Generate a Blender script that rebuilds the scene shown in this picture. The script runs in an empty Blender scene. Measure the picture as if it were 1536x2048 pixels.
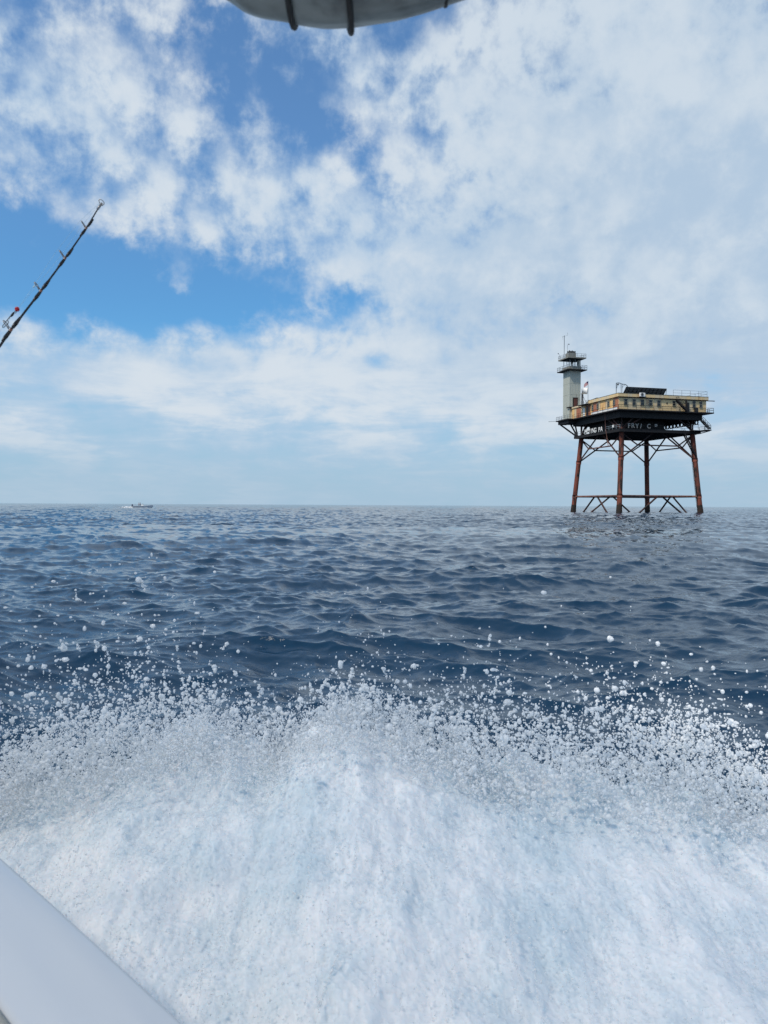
import bpy, bmesh, math, random
import numpy as np
from mathutils import Matrix, Vector

random.seed(7)
rng = np.random.default_rng(11)
S = bpy.context.scene
C = S.collection
R = math.radians

# ------------------------------------------------------------------ camera
EYE = 1.66
cam = bpy.data.cameras.new('camera')
cam.sensor_fit = 'VERTICAL'; cam.sensor_height = 36.0; cam.sensor_width = 27.0
cam.lens = 27.09
cam.clip_start = 0.05; cam.clip_end = 40000
cam.dof.use_dof = True; cam.dof.focus_distance = 150.0; cam.dof.aperture_fstop = 10.0
camo = bpy.data.objects.new('camera', cam); C.objects.link(camo)
camo.matrix_world = (Matrix.Translation((0, 0, EYE)) @ Matrix.Rotation(R(90 - 0.52), 4, 'X')
                     @ Matrix.Rotation(R(0.30), 4, 'Z'))
S.camera = camo

# ------------------------------------------------------------------ colour management, sampling
S.view_settings.view_transform = 'Standard'
S.view_settings.look = 'None'
S.view_settings.exposure = 0.0
S.view_settings.gamma = 1.0
S.render.engine = 'CYCLES'
S.cycles.use_denoising = True
S.cycles.max_bounces = 16
S.cycles.sample_clamp_direct = 4.0
S.cycles.diffuse_bounces = 10
S.cycles.glossy_bounces = 4
S.cycles.transmission_bounces = 12
S.cycles.sample_clamp_indirect = 6.0

# ------------------------------------------------------------------ sun
SUN_DIR = Vector((-0.47, -0.40, 0.78)).normalized()
sun = bpy.data.lights.new('sun', 'SUN')
sun.energy = 3.3; sun.angle = R(5.0); sun.color = (1.0, 0.92, 0.80)
suno = bpy.data.objects.new('sun', sun); C.objects.link(suno)
suno.rotation_euler = (-SUN_DIR).to_track_quat('-Z', 'Y').to_euler()
suno.location = SUN_DIR * 60

# ------------------------------------------------------------------ world: sky and clouds
W = bpy.data.worlds.new('World'); S.world = W; W.use_nodes = True
nt = W.node_tree; nt.nodes.clear()


class NX:
    """small expression wrapper round shader math nodes"""
    tree = nt

    def __init__(s, sock): s.s = sock

    @staticmethod
    def m(op, *a, clamp=False):
        n = NX.tree.nodes.new('ShaderNodeMath'); n.operation = op; n.use_clamp = clamp
        for i, v in enumerate(a):
            if isinstance(v, NX): NX.tree.links.new(v.s, n.inputs[i])
            else: n.inputs[i].default_value = v
        return NX(n.outputs[0])

    def __add__(s, o): return NX.m('ADD', s, o)
    __radd__ = __add__
    def __sub__(s, o): return NX.m('SUBTRACT', s, o)
    def __rsub__(s, o): return NX.m('SUBTRACT', o, s)
    def __mul__(s, o): return NX.m('MULTIPLY', s, o)
    __rmul__ = __mul__
    def __truediv__(s, o): return NX.m('DIVIDE', s, o)


def smooth(x, a, b):
    n = NX.tree.nodes.new('ShaderNodeMapRange'); n.interpolation_type = 'SMOOTHSTEP'
    NX.tree.links.new(x.s, n.inputs[0])
    n.inputs[1].default_value = a; n.inputs[2].default_value = b
    n.inputs[3].default_value = 0; n.inputs[4].default_value = 1
    return NX(n.outputs[0])


def combine(x, y, z):
    n = NX.tree.nodes.new('ShaderNodeCombineXYZ')
    for i, v in enumerate((x, y, z)):
        if isinstance(v, NX): NX.tree.links.new(v.s, n.inputs[i])
        else: n.inputs[i].default_value = v
    return NX(n.outputs[0])


def noise(vec, scale, detail=5, rough=0.55, dist=0.0, lac=2.0):
    n = NX.tree.nodes.new('ShaderNodeTexNoise')
    NX.tree.links.new(vec.s, n.inputs['Vector'])
    n.inputs['Scale'].default_value = scale; n.inputs['Detail'].default_value = detail
    n.inputs['Roughness'].default_value = rough; n.inputs['Distortion'].default_value = dist
    n.inputs['Lacunarity'].default_value = lac
    return NX(n.outputs['Fac'])


def mixc(f, a, b, blend='MIX'):
    n = NX.tree.nodes.new('ShaderNodeMix'); n.data_type = 'RGBA'; n.blend_type = blend
    if isinstance(f, NX): NX.tree.links.new(f.s, n.inputs[0])
    else: n.inputs[0].default_value = f
    for i, v in ((6, a), (7, b)):
        if isinstance(v, NX): NX.tree.links.new(v.s, n.inputs[i])
        else: n.inputs[i].default_value = (*v, 1)
    return NX(n.outputs[2])


SKY_STRENGTH = 0.1
tc = nt.nodes.new('ShaderNodeTexCoord')
sep = nt.nodes.new('ShaderNodeSeparateXYZ'); nt.links.new(tc.outputs['Generated'], sep.inputs[0])
dx, dy, dz = (NX(o) for o in sep.outputs)
sky = nt.nodes.new('ShaderNodeTexSky'); sky.sky_type = 'NISHITA'; sky.sun_disc = False
sky.sun_elevation = math.asin(SUN_DIR.z); sky.sun_rotation = math.atan2(SUN_DIR.x, SUN_DIR.y)
sky.air_density = 1.0; sky.dust_density = 0.6; sky.ozone_density = 2.0
skyc = NX(sky.outputs[0])

az = NX.m('ARCTAN2', dx, dy)                       # radians, right of north is positive
el = NX.m('ARCSINE', NX.m('MAXIMUM', dz, 0.0))
hz = NX.m('ABSOLUTE', dz) + 0.075                  # flat cloud deck, curved down at the rim
qx, qy = dx / hz, dy / hz
deck = combine(qx, qy, 0.0)


def blob(a0, e0, sa, se, rot=0.0):
    """soft region of the sky round azimuth a0, elevation e0 (degrees)"""
    u, v = az - R(a0), el - R(e0)
    c, s_ = math.cos(R(rot)), math.sin(R(rot))
    p, q = (u * c + v * s_) * (1 / R(sa)), (v * c - u * s_) * (1 / R(se))
    return NX.m('EXPONENT', (p * p + q * q) * -1.0)


warp = noise(deck, 0.9, 3, 0.5)
wv = combine(qx + (warp - 0.5) * 0.5, qy * 0.8 + (warp - 0.5) * 0.6, 0.3)
n_big = noise(wv, 0.8, 4, 0.5)
n_mid = noise(wv, 2.4, 3, 0.5, 0.2)
ang = combine(az * 1.05 + (warp - 0.5) * 0.06, el * 1.05, 1.0)
n_puff = noise(ang, 27.0, 9, 0.60, 0.0)            # altocumulus puffs, rounded
vo = nt.nodes.new('ShaderNodeTexVoronoi'); vo.feature = 'SMOOTH_F1'; vo.inputs['Scale'].default_value = 17.0; vo.inputs['Smoothness'].default_value = 0.6
jit = noise(ang, 30.0, 4, 0.6)
nt.links.new(combine(az * 1.1 + (warp - 0.5) * 0.06 + (jit - 0.5) * 0.05, el * 1.0 + (n_puff - 0.5) * 0.06, 1.0).s, vo.inputs['Vector'])
clot = 0.42 - NX(vo.outputs['Distance'])
n_lump = noise(combine(az * 1.1 + (warp - 0.5) * 0.12, el * 1.1, 6.0), 9.0, 4, 0.5, 0.2)
n_band = noise(combine(az + (warp - 0.5) * 0.1, el * 4.2, 0.0), 5.5, 9, 0.60, 0.35)
n_soft = noise(combine(az, el * 1.5, 3.0), 3.0, 4, 0.5, 0.2)

cover = (0.60
         - 0.43 * blob(-7.0, 27.6, 8.0, 2.8, -22)
         - 0.30 * blob(-13.5, 31.0, 2.0, 4.0, 10)
         - 0.42 * blob(-3.0, 25.6, 4.0, 1.7, -22)
         - 0.85 * blob(-26.0, 15.6, 11.0, 3.3, -4)
         - 0.72 * blob(-12.0, 14.3, 10.0, 2.0, 4)
         - 0.25 * blob(-25.0, 33.0, 4.0, 2.4, 0)
         - 0.22 * blob(2.0, 32.5, 4.0, 2.0, 0)
         + 0.20 * blob(-22.0, 25.0, 7.0, 5.5, 0)
         + 0.10 * blob(-8.0, 21.5, 8.0, 2.5, 0)
         + 0.95 * blob(24.0, 21.0, 23.0, 12.0, 0)
         + 0.50 * blob(5.0, 15.5, 9.0, 3.6, 0)
         + 0.42 * blob(-20.0, 9.6, 24.0, 2.3, 0)
         + 0.20 * blob(15.0, 9.0, 22.0, 3.0, 0)
         + 0.10 * blob(0.0, 5.0, 30.0, 2.4, 0))
low = smooth(el, R(13.0), R(8.0))                   # near the rim layers flatten into bands
sheet = smooth(az, R(-5.0), R(14.0)) * smooth(el, R(3.0), R(11.0))   # thicker, smoother deck to the right
calm = (1.0 - low * 0.6)
tex = ((n_puff - 0.5) * 1.6 + clot * 0.85 + (n_lump - 0.5) * 1.3 + (n_mid - 0.5) * 0.7) * calm + (n_band - 0.5) * 1.9 * low
dens = smooth(cover + tex, 0.06, 1.02)
lit = ((n_puff - 0.5) * 0.9 + clot * 0.35) * calm + (n_lump - 0.5) * 0.8 + (n_mid - 0.5) * 0.5 + (n_band - 0.5) * 1.7 * low + (n_soft - 0.5) * 0.9 + 0.5
shade = smooth(lit, 0.22, 0.80)
rim = smooth(el, R(13.0), R(4.0))
K = 1.0 / SKY_STRENGTH
bright = mixc(sheet, (0.68 * K, 0.75 * K, 0.82 * K), (0.62 * K, 0.71 * K, 0.80 * K))
dull = mixc(sheet, (0.47 * K, 0.61 * K, 0.77 * K), (0.45 * K, 0.58 * K, 0.73 * K))
cloudc = mixc(shade, dull, bright)
cloudc = mixc(smooth(el, R(6.5), R(1.0)) * 0.7, cloudc, (0.38 * K, 0.545 * K, 0.70 * K))
tint = mixc(smooth(el, R(12), R(28)), (0.62, 1.16, 1.46), (0.98, 1.38, 1.62))
blue = mixc(1.0, skyc, tint, 'MULTIPLY')
blue = mixc(rim * 0.85, blue, (0.36 * K, 0.54 * K, 0.71 * K))
final = mixc(NX.m('MULTIPLY', dens, 0.97), blue, cloudc)
final = mixc(smooth(el, R(5.0), R(0.0)) * 0.55, final, (0.40 * K, 0.545 * K, 0.68 * K))
bg = nt.nodes.new('ShaderNodeBackground'); bg.inputs[1].default_value = SKY_STRENGTH
nt.links.new(final.s, bg.inputs[0])
wo = nt.nodes.new('ShaderNodeOutputWorld'); nt.links.new(bg.outputs[0], wo.inputs[0])
W.cycles.sampling_method = 'MANUAL'; W.cycles.sample_map_resolution = 1024


# ------------------------------------------------------------------ materials
def mat(name, col, rough=0.6, metal=0.0, spec=0.5):
    m = bpy.data.materials.new(name); m.use_nodes = True
    b = m.node_tree.nodes['Principled BSDF']
    b.inputs['Base Color'].default_value = (*col, 1); b.inputs['Roughness'].default_value = rough
    b.inputs['Metallic'].default_value = metal; b.inputs['Specular IOR Level'].default_value = spec
    return m, b


def ocoord(m, sx=1, sy=1, sz=1):
    t = m.node_tree; NX.tree = t
    n = t.nodes.new('ShaderNodeTexCoord'); mp = t.nodes.new('ShaderNodeMapping')
    mp.inputs['Scale'].default_value = (sx, sy, sz)
    t.links.new(n.outputs['Object'], mp.inputs[0])
    return NX(mp.outputs[0])


def weathered(name, base, stain, s=(1, 1, 1), scale=1.5, lo=0.45, hi=0.7, rough=0.65, base2=None, bump=0.0):
    m, b = mat(name, base, rough)
    v = ocoord(m, *s)
    n1 = noise(v, scale, 6, 0.65); n2 = noise(v, scale * 4.3, 5, 0.6)
    col = mixc(n2, base, base2 if base2 else tuple(c * 0.8 for c in base))
    col = mixc(smooth(n1 * 0.75 + n2 * 0.25, lo, hi), col, stain)
    m.node_tree.links.new(col.s, b.inputs['Base Color'])
    if bump:
        bn = m.node_tree.nodes.new('ShaderNodeBump'); bn.inputs['Distance'].default_value = bump
        m.node_tree.links.new(n2.s, bn.inputs['Height']); m.node_tree.links.new(bn.outputs[0], b.inputs['Normal'])
    return m


M = {}
M['rust'] = weathered('rusty_leg_paint', (0.25, 0.064, 0.036), (0.022, 0.014, 0.012), (1, 1, 0.22), 1.1, 0.47, 0.58, 0.8,
                      (0.11, 0.030, 0.020), 0.02)
M['rust_dark'] = weathered('dark_rusty_brace_paint', (0.075, 0.024, 0.018), (0.015, 0.012, 0.012), (1, 1, 1), 0.5, 0.42, 0.6, 0.8)
M['pink_rust'] = weathered('faded_rust_pipe', (0.22, 0.11, 0.09), (0.07, 0.03, 0.022), (1, 1, 1), 0.8, 0.45, 0.62, 0.8)
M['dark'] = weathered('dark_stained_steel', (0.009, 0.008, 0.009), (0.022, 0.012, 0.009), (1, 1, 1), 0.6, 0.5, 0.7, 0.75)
M['growth'] = weathered('marine_growth', (0.045, 0.022, 0.014), (0.012, 0.012, 0.010), (1, 1, 1), 1.4, 0.4, 0.6, 0.9, None, 0.05)
M['yellow'] = weathered('weathered_yellow_panel', (0.74, 0.54, 0.27), (0.30, 0.14, 0.06), (1.3, 1.3, 0.25), 0.9, 0.52, 0.72, 0.6, (0.68, 0.51, 0.28))
M['yellow_pale'] = weathered('weathered_pale_panel', (0.72, 0.58, 0.37), (0.34, 0.17, 0.085), (1.3, 1.3, 0.25), 0.9, 0.52, 0.72, 0.6)
M['yellow_sunlit'] = weathered('faded_sunlit_yellow_panel', (0.80, 0.49, 0.17), (0.46, 0.18, 0.07), (1.3, 1.3, 0.3), 0.9, 0.52, 0.72, 0.6, (0.76, 0.52, 0.24))  # warmer copy of the yellow panel; sunlit glow of the left wall painted in
M['red'] = weathered('faded_red_panel', (0.44, 0.16, 0.085), (0.50, 0.32, 0.15), (1.3, 1.3, 0.3), 0.9, 0.5, 0.72, 0.6)
M['grey_panel'] = weathered('grey_green_panel', (0.47, 0.49, 0.43), (0.16, 0.13, 0.10), (1.5, 1.5, 0.16), 1.0, 0.54, 0.74, 0.6, (0.40, 0.42, 0.365))
M['concrete'] = weathered('grey_weathered_fascia', (0.27, 0.27, 0.24), (0.09, 0.07, 0.055), (1, 1, 0.3), 1.3, 0.48, 0.68, 0.7)
M['brown'] = weathered('rusty_brown_door', (0.11, 0.035, 0.026), (0.03, 0.016, 0.013), (1, 1, 0.4), 1.2, 0.45, 0.65)
M['rail'], _ = mat('grey_rail_steel', (0.17, 0.20, 0.22), 0.5)
M['white'], _ = mat('white_paint', (0.82, 0.81, 0.78), 0.5)
M['letter'] = weathered('white_sign_letter', (0.74, 0.74, 0.72), (0.35, 0.33, 0.30), (1, 1, 1), 1.5, 0.55, 0.75)
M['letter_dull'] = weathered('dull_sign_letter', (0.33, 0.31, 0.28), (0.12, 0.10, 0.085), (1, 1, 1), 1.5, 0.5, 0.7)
M['glass'], _ = mat('dark_window_glass', (0.012, 0.016, 0.02), 0.08)
M['frame'], _ = mat('grey_window_frame', (0.26, 0.25, 0.20), 0.5)
M['black'], _ = mat('black_steel', (0.012, 0.012, 0.013), 0.5)
M['panel_back'], _ = mat('solar_panel_back', (0.13, 0.15, 0.165), 0.4)
M['cell'], _ = mat('solar_cell_front', (0.01, 0.015, 0.04), 0.15)
M['flag_blue'], _ = mat('flag_blue_canton', (0.02, 0.025, 0.09), 0.8)
m, b = mat('flag_striped_cloth', (0.6, 0.1, 0.1), 0.8)
v = ocoord(m); sx = m.node_tree.nodes.new('ShaderNodeSeparateXYZ'); m.node_tree.links.new(v.s, sx.inputs[0])
st = NX.m('GREATER_THAN', NX.m('FRACT', NX(sx.outputs[2]) * (6.5 / 0.95)), 0.5)
m.node_tree.links.new(mixc(st, (0.36, 0.04, 0.05), (0.45, 0.42, 0.42)).s, b.inputs['Base Color'])
M['stripes'] = m
M['gelcoat'], b = mat('white_gelcoat', (0.63, 0.65, 0.67), 0.22)
b.inputs['Coat Weight'].default_value = 0.3; b.inputs['Coat Roughness'].default_value = 0.08
M['added_shade'], b = mat('added_sun_dimming_mesh', (0.7, 0.72, 0.74), 0.8)
t = M['added_shade'].node_tree; tr = t.nodes.new('ShaderNodeBsdfTransparent'); mx = t.nodes.new('ShaderNodeMixShader'); mx.inputs[0].default_value = 0.68   # see-through share per face, two faces; added to dim sun on the spray
t.links.new(b.outputs[0], mx.inputs[1]); t.links.new(tr.outputs[0], mx.inputs[2]); t.links.new(mx.outputs[0], t.nodes['Material Output'].inputs[0])
M['rubber'] = weathered('beige_rub_rail', (0.48, 0.46, 0.40), (0.22, 0.22, 0.20), (1, 1, 1), 20, 0.4, 0.7)
M['rod'], _ = mat('black_rod_blank', (0.012, 0.010, 0.010), 0.3)
M['thread'], _ = mat('black_thread_wrap', (0.010, 0.009, 0.010), 0.35)
M['ring'], _ = mat('dull_guide_metal', (0.30, 0.28, 0.27), 0.3, 0.8)
M['copper'], _ = mat('copper_thread', (0.30, 0.14, 0.10), 0.4, 0.4)
M['line'], _ = mat('clear_fishing_line', (0.55, 0.75, 0.85), 0.3)
M['redbead'], b = mat('red_bead', (0.50, 0.012, 0.02), 0.15)
M['canvas'] = weathered('grey_vinyl_roll', (0.20, 0.225, 0.22), (0.075, 0.085, 0.085), (3, 3, 3), 3.0, 0.42, 0.72, 0.42)
M['cord'], _ = mat('black_cord', (0.010, 0.010, 0.010), 0.7)
M['skin'], _ = mat('skin', (0.45, 0.26, 0.19), 0.6)
M['shirt_dark'], _ = mat('dark_blue_shirt', (0.03, 0.04, 0.08), 0.8)
M['shirt_red'], _ = mat('dull_red_shirt', (0.24, 0.06, 0.06), 0.8)


# ------------------------------------------------------------------ mesh helpers
class MB:
    def __init__(s): s.v = []; s.f = []; s.sm = []; s.mi = []; s.cur = 0

    def add(s, vs, fs, smooth=False):
        o = len(s.v); s.v += [tuple(p) for p in vs]
        for f in fs:
            s.f.append([i + o for i in f]); s.sm.append(smooth); s.mi.append(s.cur)
        return s

    def box(s, lo, hi):
        x0, y0, z0 = lo; x1, y1, z1 = hi
        return s.add([(x0, y0, z0), (x1, y0, z0), (x1, y1, z0), (x0, y1, z0), (x0, y0, z1), (x1, y0, z1), (x1, y1, z1), (x0, y1, z1)],
                     [(0, 3, 2, 1), (4, 5, 6, 7), (0, 1, 5, 4), (1, 2, 6, 5), (2, 3, 7, 6), (3, 0, 4, 7)])

    def prism(s, poly, z0, z1):
        n = len(poly)
        return s.add([(x, y, z0) for x, y in poly] + [(x, y, z1) for x, y in poly],
                     [tuple(range(n - 1, -1, -1)), tuple(range(n, 2 * n))] + [(i, (i + 1) % n, n + (i + 1) % n, n + i) for i in range(n)])

    def tube(s, pts, r, n=8, caps=True):
        pts = [Vector(p) for p in pts]
        rs = r if isinstance(r, (list, tuple)) else [r] * len(pts)
        vs = []; up = None
        for i, p in enumerate(pts):
            d = (pts[min(i + 1, len(pts) - 1)] - pts[max(i - 1, 0)]).normalized()
            if up is None: up = Vector((0, 0, 1)) if abs(d.z) < 0.9 else Vector((1, 0, 0))
            a = d.cross(up).normalized(); bb = a.cross(d).normalized(); up = bb
            vs += [p + (a * math.cos(2 * math.pi * k / n) + bb * math.sin(2 * math.pi * k / n)) * rs[i] for k in range(n)]
        fs = [(i * n + k, i * n + (k + 1) % n, (i + 1) * n + (k + 1) % n, (i + 1) * n + k) for i in range(len(pts) - 1) for k in range(n)]
        s.add(vs, fs, True)
        if caps:
            o = len(s.v) - len(vs); L = len(pts) - 1
            for f in (tuple(o + k for k in range(n)), tuple(o + L * n + k for k in range(n - 1, -1, -1))):
                s.f.append(list(f)); s.sm.append(False); s.mi.append(s.cur)
        return s

    def bar(s, p, q, w, h=None):
        """rectangular bar from p to q"""
        h = h or w; p, q = Vector(p), Vector(q); d = (q - p).normalized()
        up = Vector((0, 0, 1)) if abs(d.z) < 0.95 else Vector((0, 1, 0))
        a = d.cross(up).normalized() * w / 2; b_ = a.cross(d).normalized() * h / 2
        vs = [e + i * a + j * b_ for e in (p, q) for i, j in ((-1, -1), (1, -1), (1, 1), (-1, 1))]
        return s.add(vs, [(0, 1, 2, 3), (7, 6, 5, 4), (0, 4, 5, 1), (1, 5, 6, 2), (2, 6, 7, 3), (3, 7, 4, 0)])

    def ball(s, c, r, n=10, m_=6, sc=(1, 1, 1)):
        vs = []; fs = []
        for i in range(m_ + 1):
            t = math.pi * i / m_
            for k in range(n):
                p = 2 * math.pi * k / n
                vs.append((c[0] + r * sc[0] * math.sin(t) * math.cos(p), c[1] + r * sc[1] * math.sin(t) * math.sin(p), c[2] + r * sc[2] * math.cos(t)))
        for i in range(m_):
            for k in range(n):
                fs.append((i * n + k, (i + 1) * n + k, (i + 1) * n + (k + 1) % n, i * n + (k + 1) % n))
        return s.add(vs, fs, True)

    def rail(s, pts, z, h=1.05, step=2.2, r=0.035, mids=2):
        """handrail with posts along a polyline at floor height z"""
        for i in range(len(pts) - 1):
            p, q = Vector((*pts[i], 0)), Vector((*pts[i + 1], 0)); L = (q - p).length; k = max(1, round(L / step))
            for j in range(k + (1 if i == len(pts) - 2 else 0)):
                c = p.lerp(q, j / k); s.bar((c.x, c.y, z), (c.x, c.y, z + h), r * 2)
            for j in range(1, mids + 1):
                zz = z + h * j / mids - (r if j == mids else 0)
                s.bar((p.x, p.y, zz), (q.x, q.y, zz), r * 1.8)
        return s

    def build(s, name, m, parent=None, origin=(0, 0, 0)):
        me = bpy.data.meshes.new(name)
        ox, oy, oz = origin
        me.from_pydata([(x - ox, y - oy, z - oz) for x, y, z in s.v], [], s.f)
        for mm in (m if isinstance(m, (list, tuple)) else [m]): me.materials.append(mm)
        me.polygons.foreach_set('use_smooth', s.sm); me.polygons.foreach_set('material_index', s.mi)
        me.update()
        o = bpy.data.objects.new(name, me); C.objects.link(o)
        if parent: o.parent = parent
        return o


def tag(o, label=None, cat=None, group=None, kind=None):
    if label: o['label'] = label
    if cat: o['category'] = cat
    if group: o['group'] = group
    if kind: o['kind'] = kind
    return o


def empty(name, loc, rz=0.0):
    o = bpy.data.objects.new(name, None); C.objects.link(o)
    o.empty_display_size = 0.2; o.location = loc; o.rotation_euler = (0, 0, rz)
    return o


def np_mesh(name, verts, faces, m, smooth=True):
    """mesh from numpy arrays; faces (N,3) or (N,4)"""
    me = bpy.data.meshes.new(name); k = faces.shape[1]
    me.vertices.add(len(verts)); me.vertices.foreach_set('co', verts.astype(np.float32).ravel())
    me.loops.add(faces.size); me.loops.foreach_set('vertex_index', faces.astype(np.int32).ravel())
    me.polygons.add(len(faces)); me.polygons.foreach_set('loop_start', np.arange(0, faces.size, k, dtype=np.int32))
    me.polygons.foreach_set('use_smooth', np.full(len(faces), smooth))
    me.materials.append(m); me.update(calc_edges=True); me.validate()
    o = bpy.data.objects.new(name, me); C.objects.link(o)
    return o


def grid_faces(nr, nc):
    i = (np.arange(nr - 1)[:, None] * nc + np.arange(nc - 1)[None, :]).ravel()
    return np.stack([i, i + 1, i + nc + 1, i + nc], 1)


# ------------------------------------------------------------------ the sea
def wave_tile(n, L, lmin, lmax, rms, wind, spread, seed, p=3.3):
    """periodic height field and its horizontal (choppy) offsets; wavelengths lmin..lmax"""
    g = np.random.default_rng(seed)
    k1 = np.fft.fftfreq(n, L / n) * 2 * np.pi
    kx, ky = np.meshgrid(k1, k1, indexing='ij'); k = np.hypot(kx, ky); k[0, 0] = 1
    ang = np.arctan2(ky, kx) - wind
    amp = k ** (-p / 2 - 0.5) * (spread + (1 - spread) * np.cos(ang / 2) ** 8)
    amp *= (k > 2 * np.pi / lmax) * (k < 2 * np.pi / lmin)
    F = amp * (g.normal(size=(n, n)) + 1j * g.normal(size=(n, n)))
    c = np.fft.ifft2(F); sc = rms / np.std(c.real)
    h = c.real * sc
    dxx = np.fft.ifft2(F * 1j * kx / k).real * sc; dyy = np.fft.ifft2(F * 1j * ky / k).real * sc
    return np.stack([h, dxx, dyy], -1).astype(np.float32), L


def sample(tile, L, x, y, rot):
    c, s_ = math.cos(rot), math.sin(rot); n = tile.shape[0]
    u = (x * c + y * s_) / L * n; w = (-x * s_ + y * c) / L * n
    i = np.floor(u).astype(np.int64); j = np.floor(w).astype(np.int64)
    fu = (u - i)[..., None].astype(np.float32); fw = (w - j)[..., None].astype(np.float32)
    i0, i1, j0, j1 = i % n, (i + 1) % n, j % n, (j + 1) % n
    v = (tile[i0, j0] * (1 - fu) * (1 - fw) + tile[i1, j0] * fu * (1 - fw) + tile[i0, j1] * (1 - fu) * fw + tile[i1, j1] * fu * fw)
    return v[..., 0], v[..., 1] * c - v[..., 2] * s_, v[..., 1] * s_ + v[..., 2] * c


WIND = R(-105)
TILES = [  # tile, size, rotation, fade start, fade end, chop
    (wave_tile(512, 173.0, 7.0, 45.0, 0.075, WIND, 0.10, 1), 0.0, 900, 4000, 1.0),
    (wave_tile(512, 47.0, 1.4, 7.0, 0.055, WIND, 0.16, 2, 3.0), 0.35, 900, 2600, 1.5),
    (wave_tile(512, 13.7, 0.35, 1.6, 0.0255, WIND, 0.22, 3, 2.6), -0.3, 170, 520, 1.4),
    (wave_tile(512, 3.9, 0.09, 0.42, 0.0052, WIND, 0.30, 4, 2.5), 0.2, 20, 60, 1.0),
]


def sea_at(x, y):
    r = np.hypot(x, y); z = np.zeros_like(x, dtype=np.float64); ox = z.copy(); oy = z.copy()
    for (t, L), rot, f0, f1, chop in TILES:
        w = np.clip((f1 - r) / (f1 - f0), 0, 1)
        h, a, b_ = sample(t, L, x, y, rot)
        z += h * w; ox += a * w * chop; oy += b_ * w * chop
    return z, ox, oy


def make_sea():
    a_in = np.linspace(-R(37), R(37), 1150)
    side = np.linspace(R(37), R(180), 150)[1:]
    a = np.concatenate([-side[::-1], a_in, side])
    rs = [0.7]
    while rs[-1] < 14000:
        r = rs[-1]
        rs.append(r + min(max(0.0045 * r, 0.35 * r * r / 770 / EYE if r < 60 else 0), 0.012 * r))
    rr = np.array(rs)
    A, RR = np.meshgrid(a, rr)
    x, y = np.sin(A) * RR, np.cos(A) * RR
    z, ox, oy = sea_at(x, y)
    V = np.stack([x + ox, y + oy, z], -1).reshape(-1, 3)
    F = grid_faces(len(rr), len(a))[:, ::-1]
    m, b = mat('sea_water', (0.005, 0.028, 0.061), 0.10)
    b.inputs['IOR'].default_value = 1.333
    t = m.node_tree; NX.tree = t
    g = t.nodes.new('ShaderNodeNewGeometry'); pos = NX(g.outputs['Position'])
    n1 = noise(pos, 20.0, 5, 0.65); n2 = noise(pos, 0.018, 3, 0.55)
    ln = t.nodes.new('ShaderNodeVectorMath'); ln.operation = 'LENGTH'; t.links.new(pos.s, ln.inputs[0])
    far = smooth(NX(ln.outputs['Value']), 20, 260)
    t.links.new((0.03 + far * 0.06 + n2 * 0.03).s, b.inputs['Roughness'])
    bp = t.nodes.new('ShaderNodeBump'); bp.inputs['Strength'].default_value = 0.45; bp.inputs['Distance'].default_value = 0.010
    t.links.new(n1.s, bp.inputs['Height']); t.links.new(bp.outputs[0], b.inputs['Normal'])
    o = np_mesh('water', V, F, m)
    o['kind'] = 'structure'
    return o


make_sea()

# ------------------------------------------------------------------ the platform
PC = Vector((65.404, 201.418, 0.0)); PR = 0.253
pm = Matrix.Translation(PC) @ Matrix.Rotation(PR, 4, 'Z')


def thing(name, base, label, cat, group=None):
    """an Empty standing at a point given in the platform's own axes"""
    o = empty(name, pm @ Vector(base), PR)
    return tag(o, label, cat, group)


ZL, ZU, ZR = 20.6, 25.15, 28.98          # lower deck, upper deck, roof heights
plat = thing('offshore_platform', (0, 0, 0), 'rusty four legged steel platform carrying the yellow building above the sea', 'platform')
CORN = {'A': (-1, -1), 'B': (-1, 1), 'C': (1, -1), 'D': (1, 1)}


def legp(c, z):
    h = 11.45 + (9.95 - 11.45) * z / 20.0
    return Vector((CORN[c][0] * h, CORN[c][1] * h, z))


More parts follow.
